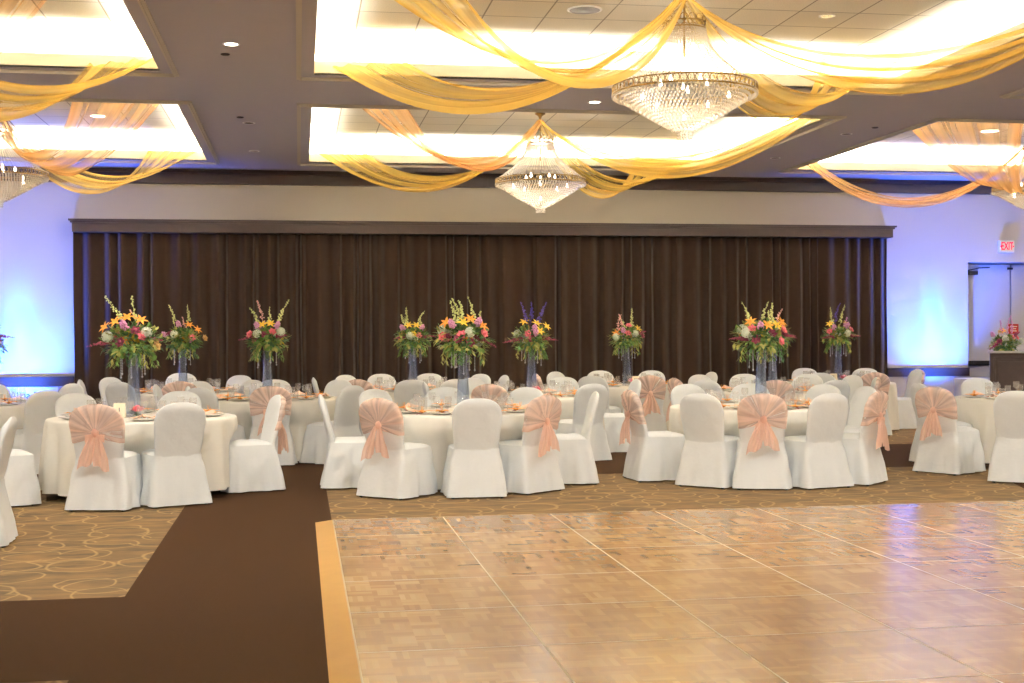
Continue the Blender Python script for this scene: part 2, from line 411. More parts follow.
for ri, (y0, y1) in enumerate(ROWS):
    for ci, (x0, x1) in enumerate(COLS):
        k += 1
        lp = MB(); frame(lp, x0, x1, y0, y1, .03, ZS+.001, ZL)
        struct(lp.build('trim_%d' % k, M['cream'], smooth=False))
        md = MB(); frame(md, x0-.13, x1+.13, y0-.13, y1+.13, .05, ZS-.022, ZS-.001); frame(md, x0-.13, x1+.13, y0-.13, y1+.13, .02, ZS-.035, ZS-.022)
        struct(md.build('trim_%d' % (k+20), M['trim_paint'], smooth=False))
        cv = MB(); frame(cv, x0-SB, x1+SB, y0-SB, y1+SB, .05, ZS+.02, ZT+.05)
        struct(cv.build('trim_%d' % (k+40), M['cove'], smooth=False))
        tl = MB().box(x0-SB, x1+SB, y0-SB, y1+SB, ZT, ZT+.04)
        struct(tl.build('ceiling_coffer', M['tiles'], smooth=False))
        for (lx, ly, sx, sy) in (((x0+x1)/2, y0-.2, x1-x0, .12), ((x0+x1)/2, y1+.2, x1-x0, .12), (x0-.2, (y0+y1)/2, .12, y1-y0), (x1+.2, (y0+y1)/2, .12, y1-y0)):
            ld = bpy.data.lights.new('cove_light', 'AREA'); ld.shape = 'RECTANGLE'; ld.size = sx; ld.size_y = sy
            ld.energy = COVE_P*max(sx, sy); ld.color = (1., .98, .95)
            o = bpy.data.objects.new('cove_light', ld); COL.objects.link(o); o.location = (lx, ly, ZS+.06); o.rotation_euler = (PI, 0, 0)

# crown, pelmet, rails, baseboards on the back wall
CRZ = aty(340, 185.5, WY-.10).z
cr = MB().box(XL, XR, WY-.10, WY, CRZ, ZS); cr.box(XL, XR, WY-.13, WY, ZS-.06, ZS)
struct(cr.build('trim_crown', M['dark_wood'], smooth=False))
CX0, CX1 = aty(72, 300, WY-.17).x, aty(890, 300, WY-.17).x
PX0, PX1 = aty(68, 222, WY-.43).x+.05, aty(897, 226, WY-.43).x-.05
PZ0, PZ1 = aty(480, 234.5, WY-.38).z, aty(480, 222, WY-.43).z
pl = MB().box(PX0, PX1, WY-.38, WY, PZ0, PZ1-.03); pl.box(PX0-.05, PX1+.05, WY-.43, WY, PZ1-.03, PZ1); pl.box(PX0-.025, PX1+.025, WY-.405, WY, PZ1-.06, PZ1-.03)
struct(pl.build('trim_pelmet', M['dark_wood'], smooth=False))
for nm, a, b in (('trim_rail_left', XL, CX0-.0), ('trim_rail_right', CX1+.02, DOORX0)):
    RZ0, RZ1 = aty(40, 386.3, WY-.05).z, aty(40, 377., WY-.05).z
    t = MB().box(a, b, WY-.05, WY, RZ0, RZ1); t.box(a, b, WY-.065, WY, RZ1-.015, RZ1+.003)
    struct(t.build(nm, M['dark_wood'], smooth=False))
for nm, a, b in (('baseboard_left', XL, CX0), ('baseboard_right', CX1, DOORX0)):
    struct(MB().box(a, b, WY-.03, WY, 0, .19).build(nm, M['baseboard'], smooth=False))

# brown carpet runners let into the patterned carpet
rn = MB()
def poly(pts): rn.add([(x, y, .004) for x, y in pts], [tuple(range(len(pts)))])
poly([(-1.03, 3.0), (.26, 3.0), (.26, 22.0), (-1.03, 22.0)])
poly([(-9.5, 6.10), (-1.03, 6.10), (-1.03, 7.99), (-9.5, 7.99)])
poly([(.26, 14.0), (10.2, 14.0), (10.2, 16.9), (.26, 16.9)])
poly([(6.72, 10.9), (7.72, 13.95), (10.2, 14.0), (10.2, 10.9)])
struct(rn.build('floor_border', M['runner'], smooth=False))

# curtain
_kx = [CX0-.3]; _kd = [0.]
_cr = random.Random(77)
while _kx[-1] < CX1+.5:
    _kx.append(_kx[-1]+_cr.choice((.06, .08, .11, .14, .17))*_cr.uniform(.8, 1.25)); _kd.append((.10 if len(_kx) % 2 else -.06)*_cr.uniform(.55, 1.2))
import bisect
def cw(x):
    k = bisect.bisect(_kx, x)-1; t = (x-_kx[k])/(_kx[k+1]-_kx[k]); t = t*t*(3-2*t)
    return _kd[k]*(1-t)+_kd[k+1]*t
def curt(a, b):
    x = CX0+.03+(CX1-CX0-.06)*a; z = .02+(PZ0+.02)*b
    g = .75+.25*(1-b)
    return (x+.015*math.sin(z*2+x*9)*(1-b), WY-.17+cw(x)*g, z)
o = MB().grid(curt, 1500, 8).build('stage_curtain', M['curtain'])
tag(o, 'dark brown velvet curtain in deep folds across the back wall', 'curtain')

# door in the recess
d = empty('door_1', (0, 0, 0)); struct(d)
dy = WY+.36
lf = MB().box(DOORX0+.02, DOORX0+1.03, dy, dy+.05, .01, DOORZ-.03).build('door_leaf', M['door'], d, smooth=False)
lf2 = MB().box(DOORX0+1.06, DOORX1-.02, dy, dy+.05, .01, DOORZ-.03).build('door_leaf', M['door'], d, smooth=False)
bevel(MB().box(DOORX0+.02, DOORX0+.95, dy-.07, dy-.03, .92, 1.01).box(DOORX0+.05, DOORX0+.15, dy-.05, dy, .93, 1.02).box(DOORX0+.8, DOORX0+.9, dy-.05, dy, .93, 1.02).build('panic_bar', M['black'], d, smooth=False), .008)
c = MB().box(DOORX0+.06, DOORX0+.36, dy-.07, dy, DOORZ-.22, DOORZ-.15); c.tube([(DOORX0+.1, dy-.08, DOORZ-.15), (DOORX0+.3, dy-.2, DOORZ-.10), (DOORX0+.6, dy-.05, DOORZ-.08)], .012)
c.build('door_closer', M['black'], d, smooth=False)
MB().box(DOORX0+.98, DOORX0+1.08, dy-.03, dy, DOORZ-.12, DOORZ-.08).build('door_latch', M['black'], d, smooth=False)
# red notice on the door
p0 = aty(1008.5, 324, dy-.01); p1 = aty(1018.5, 334, dy-.01)
dsn = tag(MB().box(p0.x, p1.x, dy-.012, dy-.002, p1.z, p0.z).build('door_sign', M['red_paint'], None, smooth=False), 'small red notice on the pale door above the bar flowers', 'sign')
tb = MB()
for i, (a, b) in enumerate(((.15, .85), (.25, .75), (.15, .8))):
    z = p0.z-(p0.z-p1.z)*(.25+.22*i); tb.box(p0.x+(p1.x-p0.x)*a, p0.x+(p1.x-p0.x)*b, dy-.014, dy-.0125, z-.008, z+.008)
tb.build('print_line', M['card'], dsn, smooth=False)

# exit sign
def font_mesh(txt, size, mat, name, parent, loc, rot=(PI/2, 0, 0), ext=.004, sx=1., bold=0):
    cu = bpy.data.curves.new(name, 'FONT'); cu.body = txt; cu.size = size; cu.extrude = ext; cu.align_x = 'CENTER'; cu.align_y = 'CENTER'; cu.offset = bold
    ob = bpy.data.objects.new('tmp', cu); COL.objects.link(ob)
    dg = bpy.context.evaluated_depsgraph_get(); me = bpy.data.meshes.new_from_object(ob.evaluated_get(dg))
    bpy.data.objects.remove(ob); me.materials.clear(); me.materials.append(mat)
    o2 = bpy.data.objects.new(name, me); COL.objects.link(o2); o2.location = loc; o2.rotation_euler = rot; o2.scale = (sx, 1, 1)
    if parent: o2.parent = parent
    return o2
ep = aty(1006.5, 246.5, WY-.06)
ex = empty('exit_sign', (ep.x, WY-.06, ep.z), 0, 'lit red and white EXIT sign above the door', 'sign')
bevel(MB().box(-.145, .145, -.02, .055, -.11, .11).build('housing', M['sign_white'], ex, smooth=False), .008)
MB().box(-.13, .13, -.023, -.02, -.095, .095).build('face', M['signface'], ex, smooth=False)
font_mesh('EXIT', .20, M['red'], 'lettering', ex, (.0, -.026, 0), sx=.58, bold=.003)
for sgn in (-1, 1):
    MB().add([(sgn*.138, -.027, 0), (sgn*.108, -.027, .028), (sgn*.108, -.027, -.028), (sgn*.138, -.023, 0), (sgn*.108, -.023, .028), (sgn*.108, -.023, -.028)], [(0,1,2), (3,5,4), (0,3,4,1), (1,4,5,2), (2,5,3,0)]).build('arrow', M['red'], ex, smooth=False)

# ------------------------------------------------------------------ dance floor
P = .9144
DX0, DY1, NX, NY = .265, 10.86, 7, 7
df = empty('dance_floor', (DX0, DY1, 0), 0, 'portable oak parquet dance floor with a golden ramped edge', 'dance floor')
pm = MB().box(.003, P-.003, .003, P-.003, .0, .022).mesh('panel', M['parquet'], False)
sm_ = MB()
for i in range(NX):
    for j in range(NY):
        from_mesh('panel', pm, df, (i*P, -(j+1)*P, 0))
for i in range(NX+1): sm_.box(i*P-.005, i*P+.005, -NY*P, 0, .002, .0226)
for j in range(NY+1): sm_.box(0, NX*P, -j*P-.004, -j*P+.004, .002, .0224)
sm_.build('seam_strip', M['seam'], df, smooth=False)
e = MB().add([(-.005, 0, .022), (-.15, 0, .003), (-.15, -NY*P, .003), (-.005, -NY*P, .022), (-.005, 0, 0), (-.15, 0, 0), (-.15, -NY*P, 0), (-.005, -NY*P, 0)],
             [(0,1,2,3), (0,4,5,1), (1,5,6,2), (3,2,6,7), (0,3,7,4), (4,7,6,5)])
e.build('edge_ramp', M['edge_wood'], df, smooth=False)

# ------------------------------------------------------------------ chandeliers
CHS = [('near centre', 3.42, 11.285, 'large crystal chandelier hanging nearest, in the front middle coffer'),
       ('far centre', 3.42, 18.345, 'crystal chandelier in the back middle coffer, fully visible, above the curtain'),
       ('far left', -3.97, 18.345, 'crystal chandelier cut off by the left edge, before the blue-lit wall'),
       ('far right', 11.12, 18.345, 'crystal chandelier cut off by the right edge, above the EXIT sign')]
def wv_r(t):  # tent radius, t 0 at crown, 1 at ring
    return .19+.45*(t**1.9)
def chandelier_meshes():
    out = {}
    b = MB(); b.lathe([(.0, ZT-3.72), (.075, ZT-3.72), (.075, ZT-3.735), (.03, ZT-3.76), (.012, ZT-3.80)], n=20); out['canopy'] = b.mesh('canopy', M['brass'])
    b = MB(); b.tube([(0, 0, .92), (0, 0, .30)], .008)
    for q in range(8): 
        z = .90-.025*q; a = q % 2*PI/2
        b.tube([(.016*math.cos(a)*math.cos(t), .016*math.sin(a)*math.cos(t), z+.018*math.sin(t)) for t in [i*2*PI/8 for i in range(9)]], .004, 4)
    out['chain'] = b.mesh('chain', M['brass'])
    def loops(b, r, z, n, w, h):
        for i in range(n):
            a = 2*PI*i/n; ca, sa = math.cos(a), math.sin(a)
            b.tube([(r*ca-sa*w*math.cos(t), r*sa+ca*w*math.cos(t), z+h*math.sin(t)) for t in [q*2*PI/10 for q in range(11)]], .0045, 4)
    def ring(b, r, z, t=.007):
        b.tube([(r*math.cos(a), r*math.sin(a), z) for a in [i*2*PI/48 for i in range(49)]], t, 5)
    b = MB(); ring(b, .19, .60); ring(b, .19, .545); loops(b, .19, .62, 16, .035, .035); out['crown'] = b.mesh('crown', M['brass'])
    b = MB(); ring(b, .645, .035); ring(b, .645, -.035, .009); loops(b, .645, .0, 64, .029, .035)
    out['ring_band'] = b.mesh('ring_band', M['brass'])
    b = MB()
    for i in range(72):
        a = 2*PI*i/72
        for q in range(27):
            t = (q+.5)/27; r = wv_r(t); b.octa((r*math.cos(a), r*math.sin(a), .56-.53*t), .0085, .011)
    for i in range(40):
        a = 2*PI*i/40
        for q in range(3): b.octa((.17*math.cos(a), .17*math.sin(a), .53-.03*q), .011, .016)
    out['crystal_tent'] = b.mesh('crystal_tent', M['crystal'], False)
    b = MB()
    for q in range(17):
        t = q/16; r = .645*(1-t)**.92+.07*t; z = -.03-.335*t**1.05; n = max(18, int(2*PI*r/.036))
        if q < 2: r = .64; 
        for i in range(n):
            a = 2*PI*(i+.5*(q % 2))/n; b.octa((r*math.cos(a), r*math.sin(a), z), .0145, .021)
    for q in range(3):
        for i in range(14):
            a = 2*PI*i/14; b.octa((.062*math.cos(a), .062*math.sin(a), -.375-.026*q), .012, .016)
    out['crystal_basket'] = b.mesh('crystal_basket', M['crystal'], False)
    b = MB().lathe([(.0, -.0), (.012, .003), (.017, .025), (.010, .05), (.0, .07)], n=8); out['bulb'] = b.mesh('bulb', M['bulb'])
    return out
CM = chandelier_meshes()
for nm, x, y, lab in CHS:
    c = empty('crystal_chandelier', (x, y, 3.72), rng.uniform(0, .2), lab, 'chandelier', 'crystal chandeliers')
    for part in ('canopy', 'chain', 'crown', 'ring_band', 'crystal_tent', 'crystal_basket'): from_mesh(part, CM[part], c)
    for i in range(10):
        a = 2*PI*i/10; r = .40 if i % 2 else .22
        from_mesh('bulb', CM['bulb'], c, (r*math.cos(a), r*math.sin(a), -.10 if i % 2 else .05))
    from_mesh('bulb', CM['bulb'], c, (0, 0, -.27))
for x, y in [(c[0]+(c[1]-c[0])/2, r[0]+(r[1]-r[0])/2) for c in COLS for r in ROWS]:
    ld = bpy.data.lights.new('chandelier_light', 'POINT'); ld.energy = 26; ld.color = (1, .95, .89); ld.shadow_soft_size = .28
    o = bpy.data.objects.new('chandelier_light', ld); COL.objects.link(o); o.location = (x, y, 3.66)

# ------------------------------------------------------------------ sheer drapes
def drape(name, hook, a, b, sag, mat, label, seed, mid=.34, hang=.24, skew=1.0):
    rg = random.Random(seed); ph = [rg.uniform(0, 6) for _ in range(4)]
    H = Vector(hook); A = Vector(a); B = Vector(b); C = (A+B)/2
    axis = (C-H); axis.z = 0; axis.normalize(); side = Vector((-axis.y, axis.x, 0))
    span = (B-A)
    sp_dir = span if span.dot(side) > 0 else -span
    nu, nv = 26, 44
    def fn(i, j):
        t = i*2-1; s_ = j
        e = s_*s_*(3-2*s_)
        wd = (.05*(1-s_)**2+mid*4*s_*(1-s_)*.5)
        base = H.lerp(C, s_)
        sg = sag*(4*s_*(1-s_))**(.9)*(1+.12*(.5-s_))
        p = base+side*(t*wd*(1-e))+sp_dir*(t*.5*s_**2.2)
        p.z -= sg*(1+.0*t)
        bunch = (4*s_*(1-s_))
        p.z -= hang*(t*.5+.5)*bunch*.75
        f = .028*math.sin(t*9+ph[0]+s_*2)+.016*math.sin(t*19+ph[1]-s_*3)
        p.z += f*(.35+.65*bunch); p += side*(.02*math.sin(t*13+ph[2]+s_*4))*bunch
        return p
    mb = MB().grid(fn, nu, nv)
    # gathered hems: slightly doubled strips that run along both long edges
    for tt in (0, 1):
        def fe(i, j, tt=tt):
            p = Vector(fn((tt*.96+.02)+(i-.5)*.07, j)); return p+Vector((0, 0, .004+.006*math.sin(i*6)))
        mb.grid(fe, 2, nv)
    o = mb.build(name, mat)
    vals = [i/nu*2.2+.10*math.sin(j/nv*3+ph[3]) for j in range(nv+1) for i in range(nu+1)]+[(.05 if h == 0 else 2.1)+.0*i for h in (0, 1) for j in range(nv+1) for i in range(3)]
    at_ = o.data.attributes.new('pleat', 'FLOAT', 'POINT'); at_.data.foreach_set('value', vals)
    tag(o, label, 'ceiling drape', 'sheer ceiling drapes'); return o
ZH, ZA = 4.60, ZT-.02
def hook(c): return (c[0], c[1], ZH)
nc, fc, fl, fr, nl = (3.42, 11.285), (3.42, 18.345), (-3.97, 18.345), (11.12, 18.345), (-3.97, 11.285)
g = M['gold']; am = M['amber']
drape('sheer_drape', hook(nc), (.05, 14.1, ZA), (.95, 14.12, ZA), .66, g, 'long gold sheer swag sweeping from the nearest chandelier to its far left coffer corner', 1, hang=.32)
drape('sheer_drape', hook(nc), (-.55, 8.3, ZA), (.65, 8.2, ZA), .92, g, 'gold sheer swag from the nearest chandelier up to the top picture edge on its left', 2, hang=.36, mid=.5)
drape('sheer_drape', hook(nc), (5.9, 14.1, ZA), (6.85, 14.1, ZA), .66, g, 'gold sheer swag behind the nearest chandelier down to its far right coffer corner', 3, hang=.36)
drape('sheer_drape', hook(nc), (6.9, 8.6, ZA), (6.9, 9.7, ZA), .80, g, 'long gold sheer swag from the nearest chandelier to the upper right picture edge', 4, hang=.30)
drape('sheer_drape', hook(fc), (.05, 21.1, ZA), (.9, 21.15, ZA), .72, g, 'gold sheer swag on the left of the back middle chandelier, lower one, ending far', 5, hang=.28)
drape('sheer_drape', hook(fc), (.4, 15.6, ZA-.1), (1.15, 15.55, ZA-.1), .72, am, 'amber sheer swag left of the back middle chandelier rising to the near coffer edge', 6, hang=.24)
drape('sheer_drape', hook(fc), (5.6, 21.1, ZA), (6.8, 21.1, ZA), .74, g, 'gold sheer swag right of the back middle chandelier, shorter one hanging lowest', 7, hang=.30)
drape('sheer_drape', hook(fc), (6.9, 16.2, ZA-.1), (6.6, 15.6, ZA-.1), .68, g, 'gold sheer swag right of the back middle chandelier, rising long to the near corner', 8, hang=.26)
drape('sheer_drape', hook(fl), (-2.2, 21.1, ZA), (-1.3, 21.1, ZA), .80, g, 'golden yellow sheer swag over the left wall, nearest to the curtain pelmet', 9, hang=.26)
drape('sheer_drape', hook(fl), (-2.5, 15.6, ZA-.1), (-1.35, 15.58, ZA-.1), .80, am, 'peach amber sheer swag spreading wide beside the left edge chandelier', 10, hang=.28, mid=.5)
drape('sheer_drape', hook(nl), (-1.95, 14.1, ZA), (-1.15, 14.1, ZA), .80, g, 'bright yellow sheer swag in the left front coffer, tied at its corner', 11, hang=.36, mid=.6)
drape('sheer_drape', hook(nl), (-1.9, 8.5, ZA), (-1.0, 8.7, ZA), 1.1, am, 'amber sheer swag crossing the top left corner of the picture', 12, hang=.3)
drape('sheer_drape', hook(fr), (8.05, 20.6, ZA-.05), (8.5, 21.1, ZA-.05), .92, am, 'amber sheer swag hanging low across the blue-lit wall at right', 13, hang=.2)
drape('sheer_drape', hook(fr), (8.05, 16.7, ZA-.1), (9.3, 15.6, ZA-.1), .90, am, 'pale amber sheer swag just left of the right edge chandelier', 14, hang=.26, mid=.5)

# ------------------------------------------------------------------ ceiling fixtures
def downlight(x, y, z, lit, label, r=.062, power=26):
    o = empty('recessed_downlight', (x, y, z), 0, label, 'ceiling light', 'recessed downlights')
    MB().lathe([(r, -.004), (r+.02, -.004), (r+.02, .0), (r, .0), (r-.01, .012)], n=20, cap=False).build('trim_ring', M['sign_white'], o)
    MB().lathe([(0, -.003), (r, -.003)], n=20, cap=False).build('lens', M['lens'] if lit else M['dim_lens'], o)
    if lit:
        ld = bpy.data.lights.new('downlight', 'SPOT'); ld.energy = power*6; ld.spot_size = R_(80); ld.spot_blend = .8; ld.color = (1, .91, .78); ld.shadow_soft_size = .06
        l = bpy.data.objects.new('downlight', ld); COL.objects.link(l); l.location = (x, y, z-.02)
for xx, yy, en, tilt in [(x_, y_, 90, 0) for x_ in (-8.7, -.62, 7.45, 15.3) for y_ in (-1.2, 1.2, 4.2)]+[(x_, 7.75, 250, .62) for x_ in (-7.2, -3.6, -.62, 2.2, 4.7, 7.45, 10.6, 13.6)]:  # unseen fill spots without fixtures, added to brighten chair backs and tables
    ld = bpy.data.lights.new('fill_spot', 'SPOT'); ld.energy = en; ld.spot_size = R_(120); ld.spot_blend = .9; ld.color = (1, .98, .95); ld.shadow_soft_size = .12
    l = bpy.data.objects.new('fill_spot', ld); COL.objects.link(l); l.location = (xx, yy, ZS-.03); l.rotation_euler = (tilt, 0, 0)
downlight(-.61, 12.5, ZS, True, 'brightest round downlight in the left ceiling beam')
downlight(-.62, 17.1, ZS, False, 'unlit downlight in the left beam between the two back coffers, nearer one')
downlight(-.64, 19.7, ZS, False, 'unlit downlight in the left beam, the one closest to the back wall')
downlight(3.46, 15.04, ZS, True, 'lit downlight in the beam just left of the nearest chandelier')
downlight(7.46, 17.0, ZS, False, 'unlit downlight in the right beam, nearer of its two')
downlight(7.37, 19.48, ZS, False, 'unlit downlight in the right beam, nearer the back wall')
downlight(5.21, 12.33, ZT, False, 'downlight in the tiles right of the nearest chandelier')
downlight(1.54, 12.45, ZT, False, 'downlight in the tiles at the top left of the middle coffer')
downlight(1.56, 19.45, ZT, False, 'downlight in the tiles of the back middle coffer behind sheer fabric')
downlight(-2.82, 19.39, ZT, True, 'glowing downlight in the tiles of the back left coffer', .1, 6)
downlight(10.74, 19.04, ZT, True, 'glowing downlight in the tiles of the back right coffer', .13, 6)
for x, y, lab in ((-.69, 12.95, 'small dark sprinkler cap behind the brightest downlight'), (-.71, 16.66, 'small dark sprinkler cap in the left beam further back'), (7.6, 16.4, 'small dark sprinkler cap in the right beam'), (8.4, 13.3, 'dark sprinkler cap at the right picture edge, before the back right coffer')):
    o = tag(MB().lathe([(.0, -.012), (.035, -.012), (.045, -.006), (.045, 0)], n=14, cap=False).build('sprinkler_cap', M['baseboard'], loc=(x, y, ZS)), lab, 'sprinkler', 'sprinkler caps')
o = empty('ceiling_speaker', (2.76, 12.41, ZT), 0, 'round white ceiling speaker in the tiles left of the nearest chandelier', 'speaker')
MB().lathe([(.15, -.012), (.17, -.008), (.17, 0), (.14, 0)], n=28, cap=False).build('rim', M['sign_white'], o)
MB().lathe([(.0, -.012), (.05, -.012), (.06, -.006), (.15, -.010)], n=28, cap=False).build('grille', M['vent'], o)
v = empty('air_vent', (3.80, 13.86+SB-.01, 4.62), 0, 'grey louvred air vent in the cove beside the nearest chandelier', 'vent')
frm = MB(); frame(frm, -.17, .17, -.10, .08, .012, 0, .012)
for vv in range(len(frm.v)): x_, y_, z_ = frm.v[vv]; frm.v[vv] = (x_, -z_-.01, y_)
frm.build('frame', M['vent'], v, smooth=False)
for q in range(7): MB().box(-.16, .16, -.018, -.004, -.085+.023*q, -.075+.023*q).build('louvre', M['vent'], v, smooth=False)

# ------------------------------------------------------------------ blue uplights
def uplight(x, label):
    o = empty('uplight', (x, WY-.80, 0), 0, label, 'uplight', 'floor uplights')
    MB().lathe([(.09, .03), (.095, .05), (.095, .22), (.085, .235), (.08, .225)], n=20).build('can', M['black'], o)
    MB().lathe([(0, .226), (.08, .226)], n=20, cap=False).build('lens', emit('uplight_lens_%d' % int(x*10), (90, 170, 255), 6), o)
    bevel(MB().box(-.11, .11, -.1, .1, 0, .03).build('base', M['black'], o, smooth=False), .005)
    for col, e, size, blend, tilt in (((.03, .13, 1.), 1550, 112 if x < 0 else 98, 1., .36), ((.02, .60, 1.), 330, 19, 1., .46), ((.35, .95, 1.), 80, 14, 1., .58)):
        ld = bpy.data.lights.new('uplight_beam', 'SPOT'); ld.energy = e; ld.spot_size = R_(size); ld.spot_blend = blend; ld.color = col; ld.shadow_soft_size = .07
        l = bpy.data.objects.new('uplight_beam', ld); COL.objects.link(l); l.location = (x, WY-.80, .26); l.rotation_euler = (PI-tilt, 0, 0)
ULX = (aty(20, 345, WY).x, aty(932, 345, WY).x)
uplight(ULX[0], 'blue floor uplight against the left wall section')
uplight(ULX[1], 'blue floor uplight between the curtain and the door')

# name banner under the left rail
bx0, bx1 = aty(-40, 395, WY-.01).x, aty(58, 395, WY-.01).x
bn = empty('name_banner', ((bx0+bx1)/2, WY-.015, .56), 0, 'white banner with dark lettering below the left wall rail', 'banner')
MB().box(-(bx1-bx0)/2, (bx1-bx0)/2, -.004, .004, -.17, .17).build('sheet', M['sign_white'], bn, smooth=False)
tp = aty(24, 395.5, WY-.02)
font_mesh('Alina F', .155, M['ink'], 'lettering', bn, (tp.x-(bx0+bx1)/2, -.008, tp.z-.56), ext=.002, sx=1.0)

# ------------------------------------------------------------------ chairs
def back_w(z):
    if z < .76: return .212+.026*max(0, min(1, (z-.46)/.28))
    t = min(1, (z-.76)/.185); return .238*max(0, 1-t**2.5)**(1/2.5)
def back_c(z): return -.232-.125*max(0, (z-.45)/.5)
def loop_pt(w, th, a):
    ca, sa = math.cos(a), math.sin(a); n = 2/3.2
    return w*math.copysign(abs(ca)**n, ca), th*math.copysign(abs(sa)**n, sa)
def chair_meshes(seed):
    rg = random.Random(seed); out = {}
    p1, p2, p3 = (rg.uniform(0, 6) for _ in range(3))
    zs = [.40+.36*i/10 for i in range(11)]+[.76+.185*math.sin(PI/2*i/9) for i in range(1, 10)]
    n = 40
    def fn(i, j):
        z = zs[int(round(j*(len(zs)-1)))]; w = max(back_w(z), .002); th = .036*(1 if z < .86 else max(.15, (1-((z-.86)/.09)**2)))
        x, y = loop_pt(w, th, 2*PI*i)
        wr = .004*math.sin(x*30+z*25+p1)*math.sin(z*14+p2)
        return (x, y+back_c(z)+wr, z)
    b = MB().grid(fn, n, len(zs)-1, wrap=True)
    b.f.append(tuple(range((len(zs)-1)*n, len(zs)*n)))
    out['backrest'] = b.mesh('backrest', M['fabric'])
    def sec(t):   # t 0 seat edge .. 1 floor  -> half width, rear y, front y
        return .222+.066*t**.8, -.268-.085*t**1.1, .215+.045*t
    def rr(i, hw, yr, yf, rad=.05):
        # rounded rectangle by arc length, starting rear centre
        pts = []; cx = hw-rad
        segs = [((0, yr), (cx, yr)), ((cx, yr+rad), -PI/2, 0), ((hw, yr+rad), (hw, yf-rad)), ((cx, yf-rad), 0, PI/2), ((cx, yf), (-cx, yf)), ((-cx, yf-rad), PI/2, PI), ((-hw, yf-rad), (-hw, yr+rad)), ((-cx, yr+rad), PI, 1.5*PI), ((-cx, yr), (0, yr))]
        lens = [(math.dist(*s_) if len(s_) == 2 else rad*PI/2) for s_ in segs]
        L_ = i*sum(lens)
        for s_, l in zip(segs, lens):
            if L_ <= l+1e-9:
                q = L_/l if l else 0
                if len(s_) == 2: return (s_[0][0]+(s_[1][0]-s_[0][0])*q, s_[0][1]+(s_[1][1]-s_[0][1])*q)
                a = s_[1]+(s_[2]-s_[1])*q; return (s_[0][0]+rad*math.cos(a), s_[0][1]+rad*math.sin(a))
            L_ -= l
        return (0, yr)
    nn = 96
    def fs(i, j):
        t = j; hw, yr, yf = sec(t); x, y = rr(i, hw, yr, yf, .035+.02*t)
        dx, dy = x, y-(yr+yf)/2; l = math.hypot(dx, dy)
        rear = max(0, math.cos(2*PI*i))**1.5
        fold = (.018*math.sin(2*PI*i*9+p1)+.011*math.sin(2*PI*i*17+p2))*t**1.2*(1-.75*rear)
        crease = -.012*math.exp(-((t-.12)/.09)**2)*(abs(math.sin(2*PI*i))**.5 if False else 1)*max(0, math.exp(-((i-.13)/.05)**2)+math.exp(-((i-.87)/.05)**2))
        fold += .006*math.sin(i*40+t*9+p3)*(1-rear*.5)*min(1, t*4)+crease
        return (x+dx/l*fold, y+dy/l*fold, .462-.447*t)
    sk = MB().grid(fs, nn, 16, wrap=True)
    out['skirt'] = sk.mesh('skirt', M['fabric'])
    def ft(i, j):
        hw, yr, yf = sec(0); x, y = rr(i, hw, yr+.03, yf, .05); k = 1-j
        cy = (yr+yf)/2; z = .462+.036*(1-k**5)+.003*math.sin(x*30+p2)*math.sin(y*25+p3)*(1-k**5)
        return (x*k*1.004, cy+(y-cy)*k*1.004, z)
    out['seat'] = MB().grid(ft, 48, 9, wrap=True).mesh('seat', M['fabric'])
    for nm, sx, sy in (('l0', -1, -1), ('l1', 1, -1), ('l2', -1, 1), ('l3', 1, 1)):
        y0 = -.325 if sy < 0 else .20; x0 = .235*sx
        out[nm] = MB().tube([(x0, y0, .0), (x0*.98, y0*.985, .02), (x0*.76, y0*.62, .40)], .016, 8).mesh('leg', M['black'])
    # sash: sleeve of organza over the top of the back, gathered to the knot
    kz = .695; ky = back_c(kz)-.05
    zz = [.60+.16*i/8 for i in range(9)]+[.76+.192*math.sin(PI/2*i/9) for i in range(1, 10)]
    ns = 120
    def fsash(i, j):
        i = .5-.055+(.61)*i
        z0 = zz[int(round(j*(len(zz)-1)))]
        a = 2*PI*i; rear = max(0, -math.sin(a))
        z = z0
        w = max(back_w(min(z, .944)), .006)+.007; th = .036*(1 if z < .86 else max(.15, (1-((z-.86)/.092)**2)))+.008
        x, y = loop_pt(w, th, a)
        if z0 > .93: y *= .8
        if y < 0:
            # lower hem rises to the knot, radial pleats run out from it
            k = (1-min(1, abs(x)/.2))
            z = z+(kz-.04-.60)*k*max(0, 1-(z0-.60)/.16)*.9
            ang = math.atan2(z-kz, x); r = math.hypot(x, z-kz)
            y -= .016*(.5+.5*math.sin(ang*15+p1+2*math.sin(ang*3)))*min(1, r/.10)*min(1, abs(y)/.03)+.030*math.exp(-(r/.07)**2)
        else:
            y += .004*math.sin(x*70+z*30)
        return (x, y+back_c(z), z)
    out['sash'] = MB().grid(fsash, ns, len(zz)-1).mesh('sash', M['sash'])
    out['knot'] = MB().blob((rg.uniform(-.01, .01), ky-.02, kz), .034, .026, .040, 12, 8, .10, rg).mesh('knot', M['sash_knot'])
    def tail(sg, ln, sp):
        def fnn(i, j):
            t = i*2-1; wd = .022+.052*min(1, j*1.5)
            x = sg*(.018+sp*j**.8)+t*wd; zt = kz-.01-ln*j-.03*t*sg*j+.012*math.sin(t*4+p2)*j
            return (x, ky-.025-.030*math.sin(min(1, j*1.6)*PI*.5)+.014*math.sin(t*7+p1+j*2)*min(1, j*3), zt)
        return MB().grid(fnn, 16, 14)
    out['t0'] = tail(-1, rg.uniform(.27, .33), rg.uniform(.05, .085)).mesh('tail', M['sash_knot'])
    out['t1'] = tail(1, rg.uniform(.25, .34), rg.uniform(.045, .08)).mesh('tail', M['sash_knot'])
